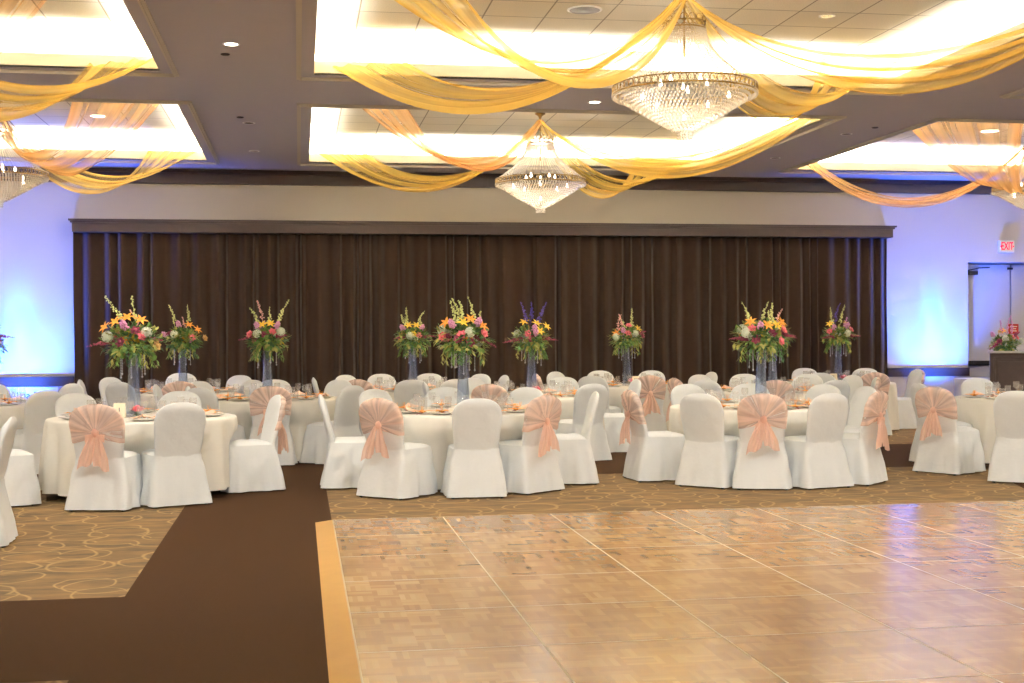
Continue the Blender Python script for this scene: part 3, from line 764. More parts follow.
    def lp(sg):
        def fnn(i, j):
            a = 2*PI*i; t = j*2-1
            return (sg*(.045+.042*math.cos(a)), ky-.02+.016*math.sin(a)-.01, kz-.012+t*.026*(1.2+math.cos(a))*.6-.02*(1+math.cos(a)))
        return MB().grid(fnn, 16, 4, wrap=True)
    out['b0'] = lp(-1).mesh('bow_loop', M['sash_knot']); out['b1'] = lp(1).mesh('bow_loop', M['sash_knot'])
    return out
CHM = [chair_meshes(s_) for s_ in (3, 8, 21, 34)]
chair_list = []      # (position, yaw, table)
n_chair = [0]
def put_chair(x, y, yaw, sash, label, table, h=1.0):
    """yaw: direction the chair faces, as the angle of its +Y axis."""
    m = CHM[n_chair[0] % 4]; n_chair[0] += 1
    o = empty('banquet_chair', (x, y, .002), yaw, label, 'chair', 'covered banquet chairs'); o.scale = (1, 1, h)
    for p in ('backrest', 'seat', 'skirt'): from_mesh(p, m[p], o)
    for q in range(4): from_mesh('leg', m['l%d' % q], o)
    if sash:
        sh = from_mesh('sash', m['sash'], o); sh['label'] = 'peach organza sash'
        for p, nm in (('knot', 'knot'), ('t0', 'tail'), ('t1', 'tail')): from_mesh(nm, m[p], sh)
        if sash == 2:
            for p in ('b0', 'b1'): from_mesh('bow_loop', m[p], sh)
    chair_list.append((Vector((x, y, 0)), yaw, table))
TAB = {'T1': (-1.52, 13.22), 'T2': (1.66, 13.42), 'T3': (4.86, 13.52), 'T4': (-.36, 16.65), 'T5': (2.98, 16.62), 'T6': (6.33, 16.95),
       'T7': (-1.62, 18.95), 'T8': (1.6, 18.75), 'T9': (4.92, 19.3), 'T10': (8.42, 19.6), 'TL': (-3.75, 16.25), 'TR': (8.62, 14.35)}
RC = 1.05
def chair_b(t, u, v, sash, label, turn=0):
    """rear hem centre seen at pixel (u, v)"""
    p = atz(u, v, 0); c = Vector(TAB[t]+(0,)); d = (c-p).normalized(); q = p+d*.35
    put_chair(q.x, q.y, math.atan2(d.y, d.x)-PI/2+R_(turn), sash, label, t)
def chair_a(t, ang, sash, label, r=RC, turn=0, h=1.0):
    """ang: 0 nearest the camera, 90 right, 180 far"""
    c = TAB[t]; a = R_(ang); x, y = c[0]+r*math.sin(a), c[1]-r*math.cos(a)
    put_chair(x, y, math.atan2(c[1]-y, c[0]-x)-PI/2+R_(turn), sash, label, t, h)
def chair_t(t, u, far, sash, label, r=RC, turn=0, h=1.0):
    best = None
    for k in range(181):
        ang = (90+k) if far else (-90+k)
        c = TAB[t]; a = R_(ang); uu, _ = proj(c[0]+(r+.34)*math.sin(a), c[1]-(r+.34)*math.cos(a), .94)
        if best is None or abs(uu-u) < best[0]: best = (abs(uu-u), ang)
    chair_a(t, best[1], sash, label, r, turn, h)
W, S = 0, 1
chair_b('T1', 96, 512, 2, 'white covered chair with peach bow, back turned, at the front left table')
chair_b('T1', 182, 507, W, 'plain white covered chair, back turned, right of the front left peach bow chair')
chair_b('T1', 280, 489, S, 'white chair seen side-on facing left on the brown aisle, peach sash trailing behind', 13)
put_chair(-2.68, 12.62, -PI/2+.38, W, 'white covered chair left of the front left table, only its seat showing', 'T1')
chair_t('T1', 76, True, W, 'cream-lit plain chair behind the front left table, left of its vase')
chair_t('T1', 180, True, W, 'plain white chair behind the front left table, right of its vase')
_p = atz(12, 543, 0)
put_chair(_p.x-.35, _p.y, PI/2+.05, W, 'white covered chair cut off by the left picture edge, closest to camera', 'T0')
chair_b('T2', 379, 499, S, 'white chair with knotted peach sash, back turned, beside the brown aisle')
chair_b('T2', 478, 499, W, 'plain white chair, back turned, centred before the front middle table')
chair_b('T2', 546, 493, S, 'white chair with peach sash turned left, right front of the middle table')
chair_b('T2', 596, 482, W, 'plain white chair side-on facing left at the right of the front middle table')
chair_b('T2', 321, 487, W, 'plain white chair side-on facing right at the brown aisle edge')
chair_t('T2', 375, True, W, 'cream-lit chair top just above the knotted peach sash chair by the aisle')
chair_t('T2', 445, True, W, 'plain white chair behind the front middle table, left of its vase')
chair_t('T2', 526, True, W, 'blush white chair behind the front middle table, right of its vase')
chair_b('T3', 763, 490.5, S, 'white chair with large peach fan sash, centred before the front right table')
chair_b('T3', 700, 488, W, 'plain white chair, back turned, left of the large peach fan sash chair')
chair_b('T3', 831, 489, W, 'plain white chair, back turned, right of the large peach fan sash chair')
chair_b('T3', 879, 484, 2, 'white chair with peach bow facing left at the right of the front right table')
chair_b('T3', 630, 480, S, 'white chair side-on facing right, peach sash behind, left of the front right table')
chair_a('T3', 98, W, 'plain white chair peeking above the peach bow chair right of front right table')
chair_t('T3', 688, True, W, 'cream chair top behind the front right table, far left of its vase')
chair_t('T3', 751, True, W, 'plain white chair right behind the vase of the front right table')
chair_t('T3', 824, True, W, 'cream-lit chair behind the front right table, right of its vase')
chair_b('T4', 271, 467, 2, 'white chair with peach bow in the second row, left of the brown aisle')
chair_t('T4', 200, False, W, 'shaded bluish chair back in the second row, left of the aisle bow chair')
chair_a('T4', 268, W, 'narrow beige side of a chair at the left of the second row aisle table')
chair_t('T4', 199, True, W, 'pale chair front just behind the shaded bluish chair back')
chair_t('T7', 252, False, W, 'grey-white chair back near the curtain, just left of the pink-spired bouquet vase')
chair_t('T4', 274, True, W, 'beige chair directly behind the vase of the second row aisle table')
chair_t('T4', 340, True, W, 'white chair front beyond the aisle, right of the second row aisle table')
chair_t('T4', 352, False, W, 'tall-looking grey-white chair back right of the brown aisle in the second row')
chair_t('T5', 489, False, S, 'white chair with pleated peach sash top between front and second middle tables')
chair_a('T5', 268, W, 'thin white edge-on chair at the left of the second row middle table')
chair_t('T8', 456, False, W, 'beige chair back in the rear rows, half hidden by the front middle vase')
chair_t('T5', 472, True, W, 'tan-lit chair front seen through the front middle vase')
chair_t('T5', 563, True, W, 'white chair front right of the purple-spired bouquet vase')
chair_t('T5', 592, False, W, 'grey-white chair back at the right of the second row middle table, nearer of two')
chair_a('T5', 92, W, 'slim blush edge-on chair right of the second row middle table')
chair_a('T6', 276, S, 'white chair edge with peach sash left of the second row right table')
chair_t('T6', 706, False, W, 'grey chair back in the second row above the front right table')
chair_t('T6', 775, False, S, 'peach sash chair back in the second row partly behind the front right vase')
chair_t('T6', 836, False, W, 'grey chair back in the second row right of the front right vase')
chair_t('T6', 700, True, W, 'cream chair front at the far left of the second row right table')
chair_t('T6', 745, True, W, 'white chair front behind the second row right table, left of its vase')
chair_t('T6', 808, True, W, 'tan-lit chair front behind the second row right table, right of its vase')
chair_a('T6', 105, W, 'white chair turned left at the right end of the second row right table')
chair_a('T6', 72, S, 'peach sash chair turned left at the right end of the second row right table')
chair_t('T7', 180, False, S, 'pleated peach sash chair back at the back left table below its vase')
chair_t('T7', 119, False, W, 'bluish shaded chair back behind the front left vase')
chair_t('T7', 110, True, W, 'white chair front left of the front left vase, near the curtain')
chair_a('T7', 272, W, 'slim edge-on chair in front of the curtain left end')
chair_t('T7', 182, True, W, 'tall tan-lit chair against the curtain behind the back left vase', h=1.04)
chair_t('T7', 240, True, W, 'pale blue-white chair front against the curtain right of the back left table')
chair_a('T8', 270, W, 'thin white edge-on chair beyond the aisle at the back row')
chair_t('T8', 346, True, W, 'blush chair front left of the back row table nearest the aisle')
chair_t('T8', 358, False, S, 'peach sash chair back beside the blush chair in the back row by aisle')
chair_t('T8', 411, False, W, 'grey chair back below the bouquet in the back row right of the aisle')
chair_t('T8', 381, True, W, 'white chair front by the curtain, left of the back row vase by aisle')
chair_t('T8', 429, True, W, 'tan-lit chair front by the curtain, right of the back row vase by aisle')
chair_t('T8', 480, True, W, 'pale chair front by the curtain, right of the front middle bouquet beads')
chair_a('T8', 98, W, 'white chair turned left by the curtain, left of the purple-spired bouquet')
chair_a('T9', 270, S, 'edge-on peach sash chair right of the purple-spired bouquet vase')
chair_t('T9', 556, True, W, 'white rounded chair top by the curtain, right of the purple-spired bouquet')
chair_t('T9', 592, False, W, 'grey chair back, further of the two right of the purple-spired bouquet')
chair_t('T9', 650, False, S, 'peach sash chair back at the back row, right of the table number card')
chair_t('T9', 600, True, W, 'tan-lit chair front by the curtain, left of the back row middle-right vase')
chair_t('T9', 651, True, W, 'pale chair front by the curtain above the back row peach sash chair')
chair_a('T9', 96, W, 'bluish white edge-on chair by the curtain, left of the front right bouquet')
chair_t('T10', 805, True, W, 'blush chair front by the curtain, left of the rightmost vase')
chair_t('T10', 821, False, W, 'grey chair back left of the rightmost vase')
chair_t('T10', 866, True, W, 'pale chair front by the curtain right end')
chair_t('T10', 874, False, S, 'peach sash chair back in the back row right of the rightmost vase')
chair_a('T10', 92, S, 'white chair facing left before the blue-lit right wall')
chair_t('TL', 45, False, W, 'grey-white chair back at the left edge table')
chair_t('TL', 72, True, W, 'pale blue-white chair front behind the left edge grey chair back')
chair_t('TL', -9, True, S, 'blush sash chair cut off at the left picture edge behind its table')
chair_b('TR', 934, 474, S, 'white chair with long peach sash facing right at the right edge table')
chair_b('TR', 919, 464, W, 'plain white chair right behind the long peach sash chair at the right')
chair_b('TR', 1018, 484, W, 'plain white chair cut off at the right picture edge, back turned')
chair_t('TR', 977, True, W, 'cream-lit chair behind the right edge table, below the dark bar')

# ------------------------------------------------------------------ tables, cloths
TNAME = {'T1': 'the front left table', 'T2': 'the front middle table', 'T3': 'the front right table', 'T4': 'the second row aisle table', 'T5': 'the second row middle table',
         'T6': 'the second row right table', 'T7': 'the back left table', 'T8': 'the back table right of the aisle', 'T9': 'the back table right of centre', 'T10': 'the back right table',
         'TL': 'the left edge table', 'TR': 'the right edge table'}
TZ, TR_ = .755, .905
leg_me = MB().tube([(0, 0, 0), (0, 0, .70)], .018, 8).mesh('leg', M['black'])
top_me = MB().lathe([(0, .70), (TR_-.03, .70), (TR_-.02, .71), (TR_-.02, .735), (TR_-.03, .74), (0, .74)], n=40, cap=False).mesh('table_top', M['dark_wood'])
for t, (cx, cy) in TAB.items():
    rg = random.Random(t)
    tb = empty('banquet_table', (cx, cy, .002), 0, 'round banquet table hidden under the white cloth of '+TNAME[t], 'table', 'round banquet tables')
    from_mesh('table_top', top_me, tb)
    for a in range(4): from_mesh('leg', leg_me, tb, (.42*math.cos(a*PI/2+.6), .42*math.sin(a*PI/2+.6), 0))
    ph = [rg.uniform(0, 6) for _ in range(4)]
    cs = [(p-Vector((cx, cy, 0)), yaw) for p, yaw, tt in chair_list if tt == t]
    NA = 200
    hem = .08 if t in ('T1', 'TL') else .035
    prof = [(0, TZ), (.3, TZ), (.6, TZ), (TR_-.025, TZ), (TR_-.008, TZ-.004), (TR_, TZ-.02)]
    nd = 16
    rows = prof+[(TR_, TZ-.02-(TZ-.02-hem)*(q/nd)) for q in range(1, nd+1)]
    def fn(i, j):
        r, z = rows[int(round(j*(len(rows)-1)))]; a = 2*PI*i
        drop = max(0, (TZ-.02-z)/(TZ-.02-hem))
        fold = (.030*math.sin(a*24+ph[0]+1.2*math.sin(a*3+ph[1]))+.018*math.sin(a*13+ph[2]+math.sin(a*5)))*min(1, drop*1.3)**.6
        r += fold+.035*drop
        if drop > 0:
            ux, uy = math.cos(a), math.sin(a)
            for p, yaw in cs:
                fx, fy = -math.sin(yaw), math.cos(yaw)      # facing
                front = p.x*fx+p.y*fy                       # signed, negative towards centre
                lx, ly = fy, -fx
                # limit so that the cloth stays in front of the seat
                lat = abs((ux*r)*lx+(uy*r)*ly-(p.x*lx+p.y*ly))
                den = -(ux*fx+uy*fy)
                if den > .3 and lat < .44:
                    lim = (-front-.245)/den
                    wgt = min(1, max(0, (.44-lat)/.16))*min(1, max(0, (.62-z)/.16))
                    if lim < r: r = r+(max(lim, .74)-r)*wgt
        zz_ = z+(.012*math.sin(a*13+ph[0])*max(0, drop-.8)*5*.3 if drop > .8 else 0)
        return (r*math.cos(a), r*math.sin(a), zz_)
    cl = MB().grid(fn, NA, len(rows)-1, wrap=True).build('tablecloth', M['cloth'], loc=(cx, cy, 0))
    tag(cl, 'ivory floor-length cloth draped over '+TNAME[t], 'tablecloth', 'ivory tablecloths')

# ------------------------------------------------------------------ bouquets
def flower_mb(kind, rg, s=1.):
    b = MB()
    if kind in ('lily',):
        for k in range(6):
            a = k*PI/3; d = Vector((math.cos(a), math.sin(a), .75)); b.leaf((0, 0, 0), d, .085*s, .036*s, bend=.55)
        for k in range(3):
            a = k*2.1; b.tube([(0, 0, 0), (.012*math.cos(a), .012*math.sin(a), .05*s)], .0018, 4)
    elif kind == 'rose':
        b.blob((0, 0, .012*s), .022*s, nu=10, nv=6)
        for ring, (n, r, tl) in enumerate(((4, .018, 1.4), (5, .028, .95), (6, .036, .5))):
            for k in range(n):
                a = k*2*PI/n+ring; c = Vector((r*.55*s*math.cos(a), r*.55*s*math.sin(a), -.012*s))
                b.leaf(c, (math.cos(a), math.sin(a), tl*1.6), .045*s, .042*s, bend=.15)
    elif kind == 'hydrangea':
        for k in range(46):
            z = 1-2*(k+.5)/46; a = k*2.4; r = math.sqrt(1-z*z)
            c = Vector((r*math.cos(a), r*math.sin(a), z))*.05*s
            for q in range(4):
                t = c.orthogonal().normalized(); t2 = c.normalized().cross(t); an = q*PI/2
                b.leaf(c*1.02, t*math.cos(an)+t2*math.sin(an)+c.normalized()*.55, .019*s, .013*s, up=c.normalized())
        b.blob((0, 0, 0), .040*s, nu=10, nv=6)
    elif kind == 'stock':
        for k in range(20):
            a = k*2.4; z = .008*k*s/2; r = .026*s*(1-.4*k/20)
            b.blob((r*math.cos(a), r*math.sin(a), z-.03), .013*s, nu=6, nv=4, wob=.25, rg=rg)
    return b
def spike_mb(rg, ln, big):
    b = MB(); bend = rg.uniform(-.03, .03)
    n = int(ln/.011)
    for k in range(n):
        t = k/n
        if rg.random() < .25: continue
        a = k*2.4+rg.uniform(-.4, .4); r = (.019*big)*(1-.7*t)*rg.uniform(.6, 1.2); z = ln*(.15+.85*t)
        b.blob((r*math.cos(a)+bend*t*t*3, r*math.sin(a), z), .0105*big*(1-.45*t)*rg.uniform(.7, 1.2), nu=6, nv=4, wob=.3, rg=rg)
    b.tube([(0, 0, 0), (bend*.4, 0, ln*.5), (bend*3, 0, ln)], .003, 5)
    return b
def aim(o, d):
    o.rotation_mode = 'QUATERNION'; o.rotation_quaternion = Vector((0, 0, 1)).rotation_difference(Vector(d).normalized())
KM = {'O': ('lily', 'orange', 'lily'), 'Y': ('lily', 'yellow', 'lily'), 'P': ('rose', 'pink', 'rose'), 'L': ('stock', 'lilac', 'stock_bloom'), 'H': ('hydrangea', 'white_f', 'hydrangea'),
      'T': ('rose', 'tan_f', 'rose'), 'B': ('rose', 'burgundy', 'dahlia')}
COLNAME = {'O': 'orange lily', 'Y': 'yellow lily', 'P': 'pink rose', 'L': 'lilac bloom', 'H': 'white hydrangea', 'T': 'tan rose', 'B': 'burgundy bloom'}
VM = {}
def vmesh(kind, matk, var):
    key = (kind, matk, var)
    if key not in VM: VM[key] = flower_mb(kind, random.Random(str(key)), 1.12).mesh(kind, M[matk])
    return VM[key]
bead_me = {}
def bead(n):
    if n not in bead_me:
        b = MB()
        for q in range(n): b.octa((0, 0, -.016*q), .0068, .008)
        b.octa((0, 0, -.016*n-.004), .011, .015)
        bead_me[n] = b.mesh('crystal_strand', M['bead'], False)
    return bead_me[n]
def bouquet(name, loc, label, seed, m_u, c0, rim, flowers, spikes, sprays, fol=(.24, .15), beads=True, depth_scale=1., zoff=0):
    """flowers: (code, cu, cv) in reference units, m_u metres per unit, c0/rim the unit position of the vase mouth"""
    rg = random.Random(seed); o = empty(name, loc, 0, label, 'bouquet', 'tall wedding bouquets')
    rx, rz = fol; zc = .06+rz*.5
    def P3(cu, cv, k=1.):
        x = (cu-c0)*m_u; z = (rim-cv)*m_u; q = 1-(x/(rx*1.15))**2-((z-zc)/(rz*1.7))**2
        return Vector((x, -rx*.85*math.sqrt(max(.03, q))*k, z))
    for mk, n, ln in (('leaf', 95, .075), ('leaf_dark', 80, .07), ('leaf_olive', 60, .085)):
        b = MB()
        for k in range(n):
            a = rg.uniform(0, 2*PI); rr = math.sqrt(rg.random()); ph = rg.uniform(-.9, 1.2)
            d = Vector((math.cos(a)*math.cos(ph), math.sin(a)*math.cos(ph), math.sin(ph)))
            q = rg.uniform(.45, 1.)
            p = Vector((d.x*rx*q, d.y*rx*q, zc+d.z*rz*q))
            dd = Vector((d.x, d.y, d.z*.8-.05)).normalized()
            for e_ in range(3):
                off = Vector((rg.uniform(-1, 1), rg.uniform(-1, 1), rg.uniform(-1, 1)))*.5
                b.leaf(p+dd*.022*e_, dd+off*1.3, ln*rg.uniform(.6, 1.0), ln*.48, bend=rg.uniform(-.3, .5))
        for k in range(5):  # hanging sprigs round the rim
            a = rg.uniform(0, 2*PI); p0_ = Vector((math.cos(a)*rx*.7, math.sin(a)*rx*.7, zc-.1))
            for q in range(9):
                p = p0_+Vector((math.cos(a)*.05*q/9, math.sin(a)*.05*q/9, -.016*q))
                b.leaf(p, (rg.uniform(-1, 1), rg.uniform(-1, 1), -.6), ln*.7, ln*.25)
        b.build('foliage', M[mk], o)
    stem = MB()
    for k in range(9):
        a = k*2.4; stem.tube([(.012*math.cos(a), .012*math.sin(a), -.10), (.02*math.cos(a), .02*math.sin(a), 0), (.11*math.cos(a), .11*math.sin(a), .14)], .004, 5)
    stem.build('stems', M['leaf'], o)
    for code, cu, cv in flowers:
        kind, mk, nm = KM[code]; p = P3(cu, cv)
        f = from_mesh(nm, vmesh(kind, mk, rg.randrange(2)), o, p); f['label'] = COLNAME[code]
        d = Vector((p.x*.9, -.20, (p.z-zc)*.8+.07)); aim(f, d)
        f.scale = ({'rose': .82, 'lily': .72, 'hydrangea': .86, 'stock': 1.0}[kind],)*3
    # a few blooms on the side turned away from the camera
    for k in range(5):
        code = rg.choice('OYPLH'); kind, mk, nm = KM[code]; a = rg.uniform(.3, PI-.3)
        f = from_mesh(nm, vmesh(kind, mk, 0), o, (rx*.75*math.cos(a), rx*.8*math.sin(a), zc+rg.uniform(-.02, .1))); f['label'] = COLNAME[code]; aim(f, (math.cos(a), math.sin(a), .5))
    for col, c1, v1, c2, v2 in spikes:
        y_ = rg.uniform(-.06, .05)
        a_ = Vector(((c1-c0)*m_u, y_, (rim-v1)*m_u)); b_2 = Vector(((c2-c0)*m_u, y_*1.3, (rim-v2)*m_u)); dv = b_2-a_
        a2 = a_-dv.normalized()*.06; ln = (b_2-a2).length
        s_ = spike_mb(rg, ln, 1.3).build('flower_spire', M[{'w': 'spire_w', 'p': 'spire_p', 'v': 'purple', 'g': 'spire_w', 'l': 'lilac'}[col]], o, loc=a2); aim(s_, dv)
    for c1, v1, c2, v2 in sprays:
        a_ = Vector(((c1-c0)*m_u, -.08, (rim-v1)*m_u)); b_2 = Vector(((c2-c0)*m_u, -.10, (rim-v2)*m_u)); b = MB()
        n = 26
        for k in range(n):
            t = k/(n-1); p = a_.lerp(b_2, t)+Vector((0, 0, -.02*t*t)); r = .021*(1-.75*t)
            for q in range(2): b.blob(p+Vector((rg.uniform(-r, r), rg.uniform(-r, r), rg.uniform(-r, r))), r*.75, nu=5, nv=4, wob=.3, rg=rg)
        b.build('amaranth_spray', M['burgundy'], o)
    if beads:
        for k in range(6):
            a = k*PI/3+rg.uniform(-.3, .3)-.3; r = .125; from_mesh('crystal_strand', bead(rg.choice((9, 11, 13))), o, (r*math.cos(a), r*math.sin(a), .0))
            
    return o
VH = .60
vase_me = MB().lathe([(.0, .004), (.072, .0), (.074, .01), (.062, .20), (.050, .42), (.046, VH-.01), (.050, VH), (.043, VH), (.042, VH-.02), (.046, .42), (.057, .20), (.066, .03), (.0, .025)], n=28, cap=False).mesh('vase', M['vase'])
q_ = .19036
BQ = {
 'T1': dict(u=133.5, mu=q_, c0=245, rim=348, fl=[('O',110,205),('O',165,178),('O',222,157),('O',290,170),('L',212,198),('B',268,222),('P',303,252),('H',322,232),('H',130,252),('T',368,298),('B',195,280)],
            sp=[('w',190,160,100,50),('w',258,160,243,45),('p',268,180,258,110)], sy=[(160,275,25,290),(330,265,395,262)], lab='full bouquet with orange lilies nearest at left, on the front left table'),
 'T7': dict(u=183, mu=q_, c0=487, rim=335, fl=[('L',468,210),('O',520,212),('O',562,236),('H',450,258),('P',540,275),('L',405,262),('T',598,278)], sp=[('w',445,200,438,105),('w',515,200,520,105),('p',495,210,500,170)], sy=[(440,250,390,255)],
            lab='smaller bouquet with blue-white hydrangea against the curtain, right of the front left bouquet'),
 'T4': dict(u=267.5, mu=q_, c0=250, rim=332, fl=[('Y',225,200),('Y',268,195),('P',278,235),('P',162,247),('H',202,245),('H',320,235),('L',300,205),('L',202,207),('B',238,250)], sp=[('p',230,190,220,70),('g',205,190,188,105),('g',262,190,268,105),('w',308,190,332,62)],
            sy=[(200,262,105,268),(300,262,350,245)], lab='bouquet with pale pink spire above the aisle bow chair'),
 'T8': dict(u=413, mu=q_, c0=175, rim=322, fl=[('Y',152,205),('Y',190,205),('L',120,220),('L',218,220),('P',200,255),('H',155,258),('Y',175,248)], sp=[('g',145,195,133,108),('g',130,200,115,145),('g',205,195,212,125),('g',222,215,238,180)],
            sy=[(140,262,72,268),(225,262,295,256)], lab='small bouquet with green spires left of the front middle bouquet'),
 'T2': dict(u=463, mu=q_, c0=438, rim=348, fl=[('O',345,190),('O',470,172),('O',535,207),('L',372,200),('L',508,190),('P',418,252),('P',322,262),('H',462,240),('Y',430,190),('B',400,275),('B',462,292),('P',540,245)],
            sp=[('w',405,180,393,68),('w',425,170,425,58),('w',440,170,447,70),('w',495,175,512,55),('g',525,190,548,130)], sy=[(500,262,608,308),(360,262,315,235)], lab='widest bouquet with pale yellow spires at the centre, on the front middle table'),
 'T5': dict(u=531.5, mu=.19024, c0=165, rim=322, fl=[('Y',125,180),('Y',188,188),('Y',245,205),('Y',198,230),('P',133,242),('L',170,215),('B',150,268),('L',175,238)], sp=[('v',135,175,123,70),('v',165,170,178,72),('v',200,175,243,72)],
            sy=[(110,270,5,281),(215,265,302,270)], lab='bouquet with three purple spires and yellow lilies in the second row'),
 'T9': dict(u=627, mu=.19024, c0=667, rim=300, fl=[('O',597,232),('Y',720,207),('P',657,230),('L',635,218),('H',697,234),('B',742,242),('H',597,250),('P',668,190)], sp=[('p',615,200,603,135),('p',640,195,632,125),('w',690,185,697,95),('g',655,190,648,140)],
            sy=[(720,235,765,215)], lab='bouquet with short pink spires right of centre against the curtain'),
 'T3': dict(u=761, mu=.19024, c0=215, rim=335, fl=[('O',135,180),('O',218,200),('O',318,180),('Y',272,200),('L',178,205),('P',133,217),('P',314,222),('P',294,284),('H',103,238),('B',150,275),('B',240,240)], sp=[('w',155,170,148,65),('g',135,170,98,142),('w',235,165,238,65),('w',268,170,278,75)],
            sy=[(120,270,15,262),(310,240,402,258)], lab='full bouquet with three pink roses on the front right table'),
 'T6': dict(u=772.5, mu=q_, c0=250, rim=322, fl=[('Y',225,200),('O',285,200),('P',295,240),('H',215,250),('L',250,215)], sp=[('g',230,190,225,120),('p',270,190,278,110)], sy=[(300,262,370,255)],
            lab='bouquet hidden right behind the one with three pink roses'),
 'T10': dict(u=838, mu=.19024, c0=620, rim=302, fl=[('Y',665,190),('Y',568,190),('L',580,210),('L',655,200),('P',555,230),('P',682,220),('H',650,240)], sp=[('g',590,180,572,95),('v',610,175,610,72),('g',630,175,642,80),('l',655,190,655,150)],
            sy=[(580,260,512,262),(680,255,738,250)], lab='rightmost tall bouquet with thin blue-green spires against the curtain'),
 'TL': dict(u=-17, mu=q_, c0=175, rim=322, fl=[('Y',152,205),('L',218,220),('P',235,240),('B',255,250),('H',155,258)], sp=[('v',145,195,133,108),('v',215,195,262,175)], sy=[(225,235,335,238),(140,262,62,268)],
            lab='bouquet cut off by the left picture edge before the blue glow'),
}
for t, b in BQ.items():
    cx, cy = TAB[t]
    p = aty(b['u'], 380, cy)
    x = p.x
    vz = TZ+.002
    v = tag(from_mesh('vase', vase_me, None, (x, cy, vz)), 'tall tapered glass vase on '+TNAME[t], 'vase', 'tall glass vases')
    big = t in ('T1', 'T2', 'T3')
    bouquet('flower_bouquet', (x, cy, vz+VH), b['lab'], t, b['mu']*cy/FPX, b['c0'], b['rim'], b['fl'], b['sp'], b['sy'], fol=((.27, .15) if big else (.225, .132)))
    # little pink rose at the foot of the vase
    rs = empty('pink_rose', (x+.05, cy-.125, vz), 0, 'pink rose at the foot of the vase on '+TNAME[t], 'flower', 'roses at the vases')
    from_mesh('bloom', vmesh('rose', 'pink', 0), rs, (0, 0, .075)).scale = (1.25,)*3
    lv = MB(); rg = random.Random(t+'r')
    for k in range(14): lv.leaf((0, 0, .02+.003*k), (rg.uniform(-1, 1), rg.uniform(-1, 1), rg.uniform(-.3, .5)), .07, .03)
    lv.tube([(0, 0, 0), (0, 0, .07)], .004, 5); lv.build('leaves', M['leaf_dark'], rs)
    
# ------------------------------------------------------------------ place settings
plate_me = MB().lathe([(0, .004), (.085, .004), (.10, .010), (.135, .018), (.135, .021), (.10, .014), (.085, .009), (0, .008)], n=32, cap=False).mesh('dinner_plate', M['china'])
def nap():
    b = MB()
    def fn(i, j):
        a = (i-.5)*2.4; r = .02+.11*j
        return (r*math.sin(a), r*math.cos(a)-.05, .022+.045*(1-j)*(1-abs(i-.5))+.007*math.sin(i*38)*(.3+j))
    return b.grid(fn, 40, 6).mesh('napkin', M['napkin'])
nap_me = nap()
fav_me = flower_mb('lily', random.Random(5), 1.4)
fav_me = fav_me.mesh('bloom', M['orange'])
_l = MB(); [_l.leaf((0, 0, .006), (math.cos(a), math.sin(a), .15), .085, .03) for a in (.3, 2.4, 4.4)]; fav_leaf = _l.mesh('sprig', M['burgundy'])
gob_me = MB().lathe([(0, 0), (.034, 0), (.034, .003), (.006, .008), (.004, .07), (.010, .082), (.034, .105), (.040, .135), (.036, .175), (.034, .175), (.038, .135), (.031, .107), (0, .088)], n=18, cap=False).mesh('goblet', M['glass'])
tum_me = MB().lathe([(0, 0), (.029, 0), (.032, .005), (.037, .125), (.035, .125), (.030, .012), (0, .010)], n=18, cap=False).mesh('tumbler', M['glass'])
DIRS = ['at the near edge of', 'at the near right of', 'at the right side of', 'past the right side of', 'at the far right of', 'at the far edge of', 'at the far left of', 'past the left side of', 'at the left side of', 'at the near left of']
show = {t: range(10) for t in TAB}
show['TL'] = [0, 1, 2, 3, 4, 5]; show['TR'] = [5, 6, 7, 8, 9, 0]
TH = TZ+.003
for t, (cx, cy) in TAB.items():
    rg = random.Random(t+'s'); ph0 = rg.uniform(-.1, .1)
    for k in show[t]:
        a = R_(36*k+8)+ph0; dx, dy = math.sin(a), -math.cos(a)
        def at(r, s_): return (cx+dx*r-dy*s_, cy+dy*r+dx*s_, TH)
        n = TNAME[t]
        x, y, z = at(.67, 0)
        tag(from_mesh('dinner_plate', plate_me, None, (x, y, z)), 'white dinner plate %s %s' % (DIRS[k], n), 'plate', 'dinner plates')
        if k % 2 == 0:
            tag(from_mesh('napkin', nap_me, None, (x, y, z+.001), a+rg.uniform(-.4, .4)), 'folded peach napkin %s %s' % (DIRS[k], n), 'napkin', 'peach napkins')
            fx, fy, fz = at(.62, .17)
        else:
            fx, fy, fz = at(.67, 0); fz += .010
        fv = empty('lily_favor', (fx, fy, fz), rg.uniform(0, 6), 'orange lily favour %s %s' % (DIRS[k], n), 'flower', 'orange lily favours')
        from_mesh('bloom', fav_me, fv, (0, 0, .008)); from_mesh('sprig', fav_leaf, fv)
        x, y, z = at(.47, -.12); tag(from_mesh('goblet', gob_me, None, (x, y, z)), 'clear stemmed goblet %s %s' % (DIRS[k], n), 'glass', 'stemmed goblets')
        x, y, z = at(.50, -.02); tag(from_mesh('tumbler', tum_me, None, (x, y, z)), 'clear straight water glass %s %s' % (DIRS[k], n), 'glass', 'water glasses')
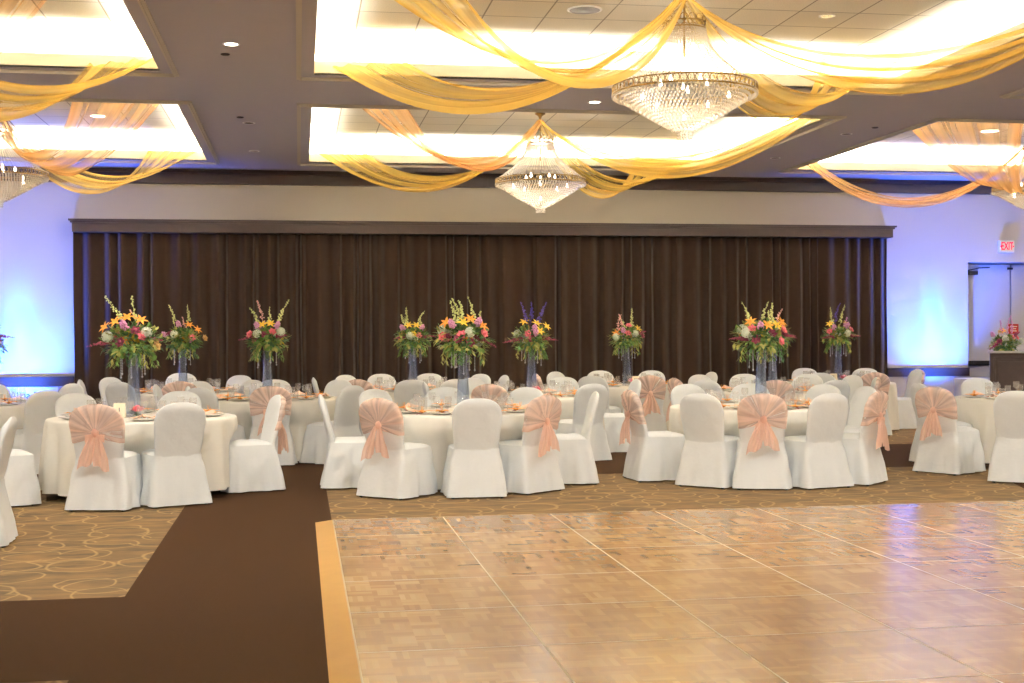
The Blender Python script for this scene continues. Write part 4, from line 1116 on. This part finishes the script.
# table number cards
for t, u, v, lab, num in (('T1', 119, 410, 'cream table card left of the vase on the front left table', '1'), ('T9', 636.5, 386, 'cream table card beside the vase, back table right of centre', '1'), ('T10', 834.5, 383, 'cream table card at the foot of the rightmost vase', '1')):
    p = atz(u, v, TZ); cx, cy = TAB[t]
    if (p-Vector((cx, cy, TZ))).length > .6: p = Vector((aty(u, v, cy-.22).x, cy-.22, TZ))
    o = empty('table_card', (p.x, p.y, TZ+.002), 0, lab, 'card', 'table cards')
    MB().add([(-.055, 0, 0), (.055, 0, 0), (.055, .03, .145), (-.055, .03, .145), (-.055, .003, 0), (.055, .003, 0), (.055, .033, .145), (-.055, .033, .145), (-.055, .09, 0), (.055, .09, 0)],
             [(0,1,2,3), (4,7,6,5), (0,3,7,4), (1,5,6,2), (3,2,6,7), (7,8,9,6)]).build('card', M['card'], o, smooth=False)
    font_mesh(num, .07, M['ink'], 'numeral', o, (0, .0145, .075), rot=(PI/2-.2, 0, 0), ext=.001)

# ------------------------------------------------------------------ bar and side table at right
BY = 20.55
b0 = aty(990, 351, BY)
bar = empty('bar_cabinet', (b0.x, BY, 0), -.50, 'dark wood panelled bar cabinet at the right edge before the door', 'bar')
BW, BHT = 1.5, b0.z
bevel(MB().box(0, BW, 0, .55, .02, BHT-.04).build('body', M['dark_wood'], bar, smooth=False), .006)
fp = MB(); 
def xz_frame(mb, x0, x1, z0, z1, t, y0, y1):
    mb.box(x0, x1, y0, y1, z0, z0+t); mb.box(x0, x1, y0, y1, z1-t, z1); mb.box(x0, x0+t, y0, y1, z0+t, z1-t); mb.box(x1-t, x1, y0, y1, z0+t, z1-t)
for a in (.05, .78):
    fp = MB(); xz_frame(fp, a, a+.66, .12, BHT-.10, .035, -.018, -.001); fp.box(a+.08, a+.58, -.012, -.001, .20, BHT-.18)
    bevel(fp.build('front_panel', M['dark_wood'], bar, smooth=False), .006)
bevel(MB().box(-.03, BW+.03, -.04, .6, BHT-.038, BHT).build('counter_top', M['steel'], bar, smooth=False), .008)
fb = aty(1004, 350, BY+.05)
bouquet('flower_arrangement', (fb.x, BY+.05, BHT+.005), 'low mixed flower arrangement with lilac spires on the bar cabinet', 'bar', .1465*20.8/FPX, 300, 285,
        [('L',205,168),('H',280,195),('P',345,187),('O',285,142),('P',395,190),('H',430,215),('B',235,215),('T',265,150)], [('l',268,150,262,60),('l',310,150,312,45),('l',358,150,390,38)], [(230,235,160,268),(370,170,400,140)], fol=(.20, .10), beads=False)
s0, s1 = aty(964, 378, 20.95), aty(992, 378, 20.95)
st = empty('side_table', ((s0.x+s1.x)/2, 20.98, 0), 0, 'small side table in a pale pleated cloth beside the bar cabinet', 'table')
hw = (s1.x-s0.x)/2+.08; sz = s0.z
def skf(i, j):
    a = 2*PI*i; n = 2/6; ca, sa = math.cos(a), math.sin(a)
    x, y = hw*math.copysign(abs(ca)**n, ca), .25*math.copysign(abs(sa)**n, sa); f = 1+(.03*math.sin(i*2*PI*26)+.03)*j
    return (x*f, y*f, sz-.01-(sz-.03)*j)
MB().grid(skf, 160, 8, wrap=True).build('skirt', M['linen_blue'], st)
MB().grid(lambda i, j: tuple(Vector((skf(i, 0)[0]*(1-j), skf(i, 0)[1]*(1-j), sz-.01*(1-j)**6))), 160, 5, wrap=True).build('cloth_top', M['linen_blue'], st)

# ------------------------------------------------------------------ world and view
wd = bpy.data.worlds.new('world'); sc.world = wd; wd.use_nodes = True
wd.node_tree.nodes['Background'].inputs[0].default_value = (.02, .02, .02, 1)
vs = sc.view_settings
vs.view_transform = 'Standard'; vs.look = 'None'; vs.gamma = 1; vs.use_curve_mapping = False; vs.exposure = 0.34
sc.cycles.transparent_max_bounces = 24
sc.cycles.max_bounces = 8
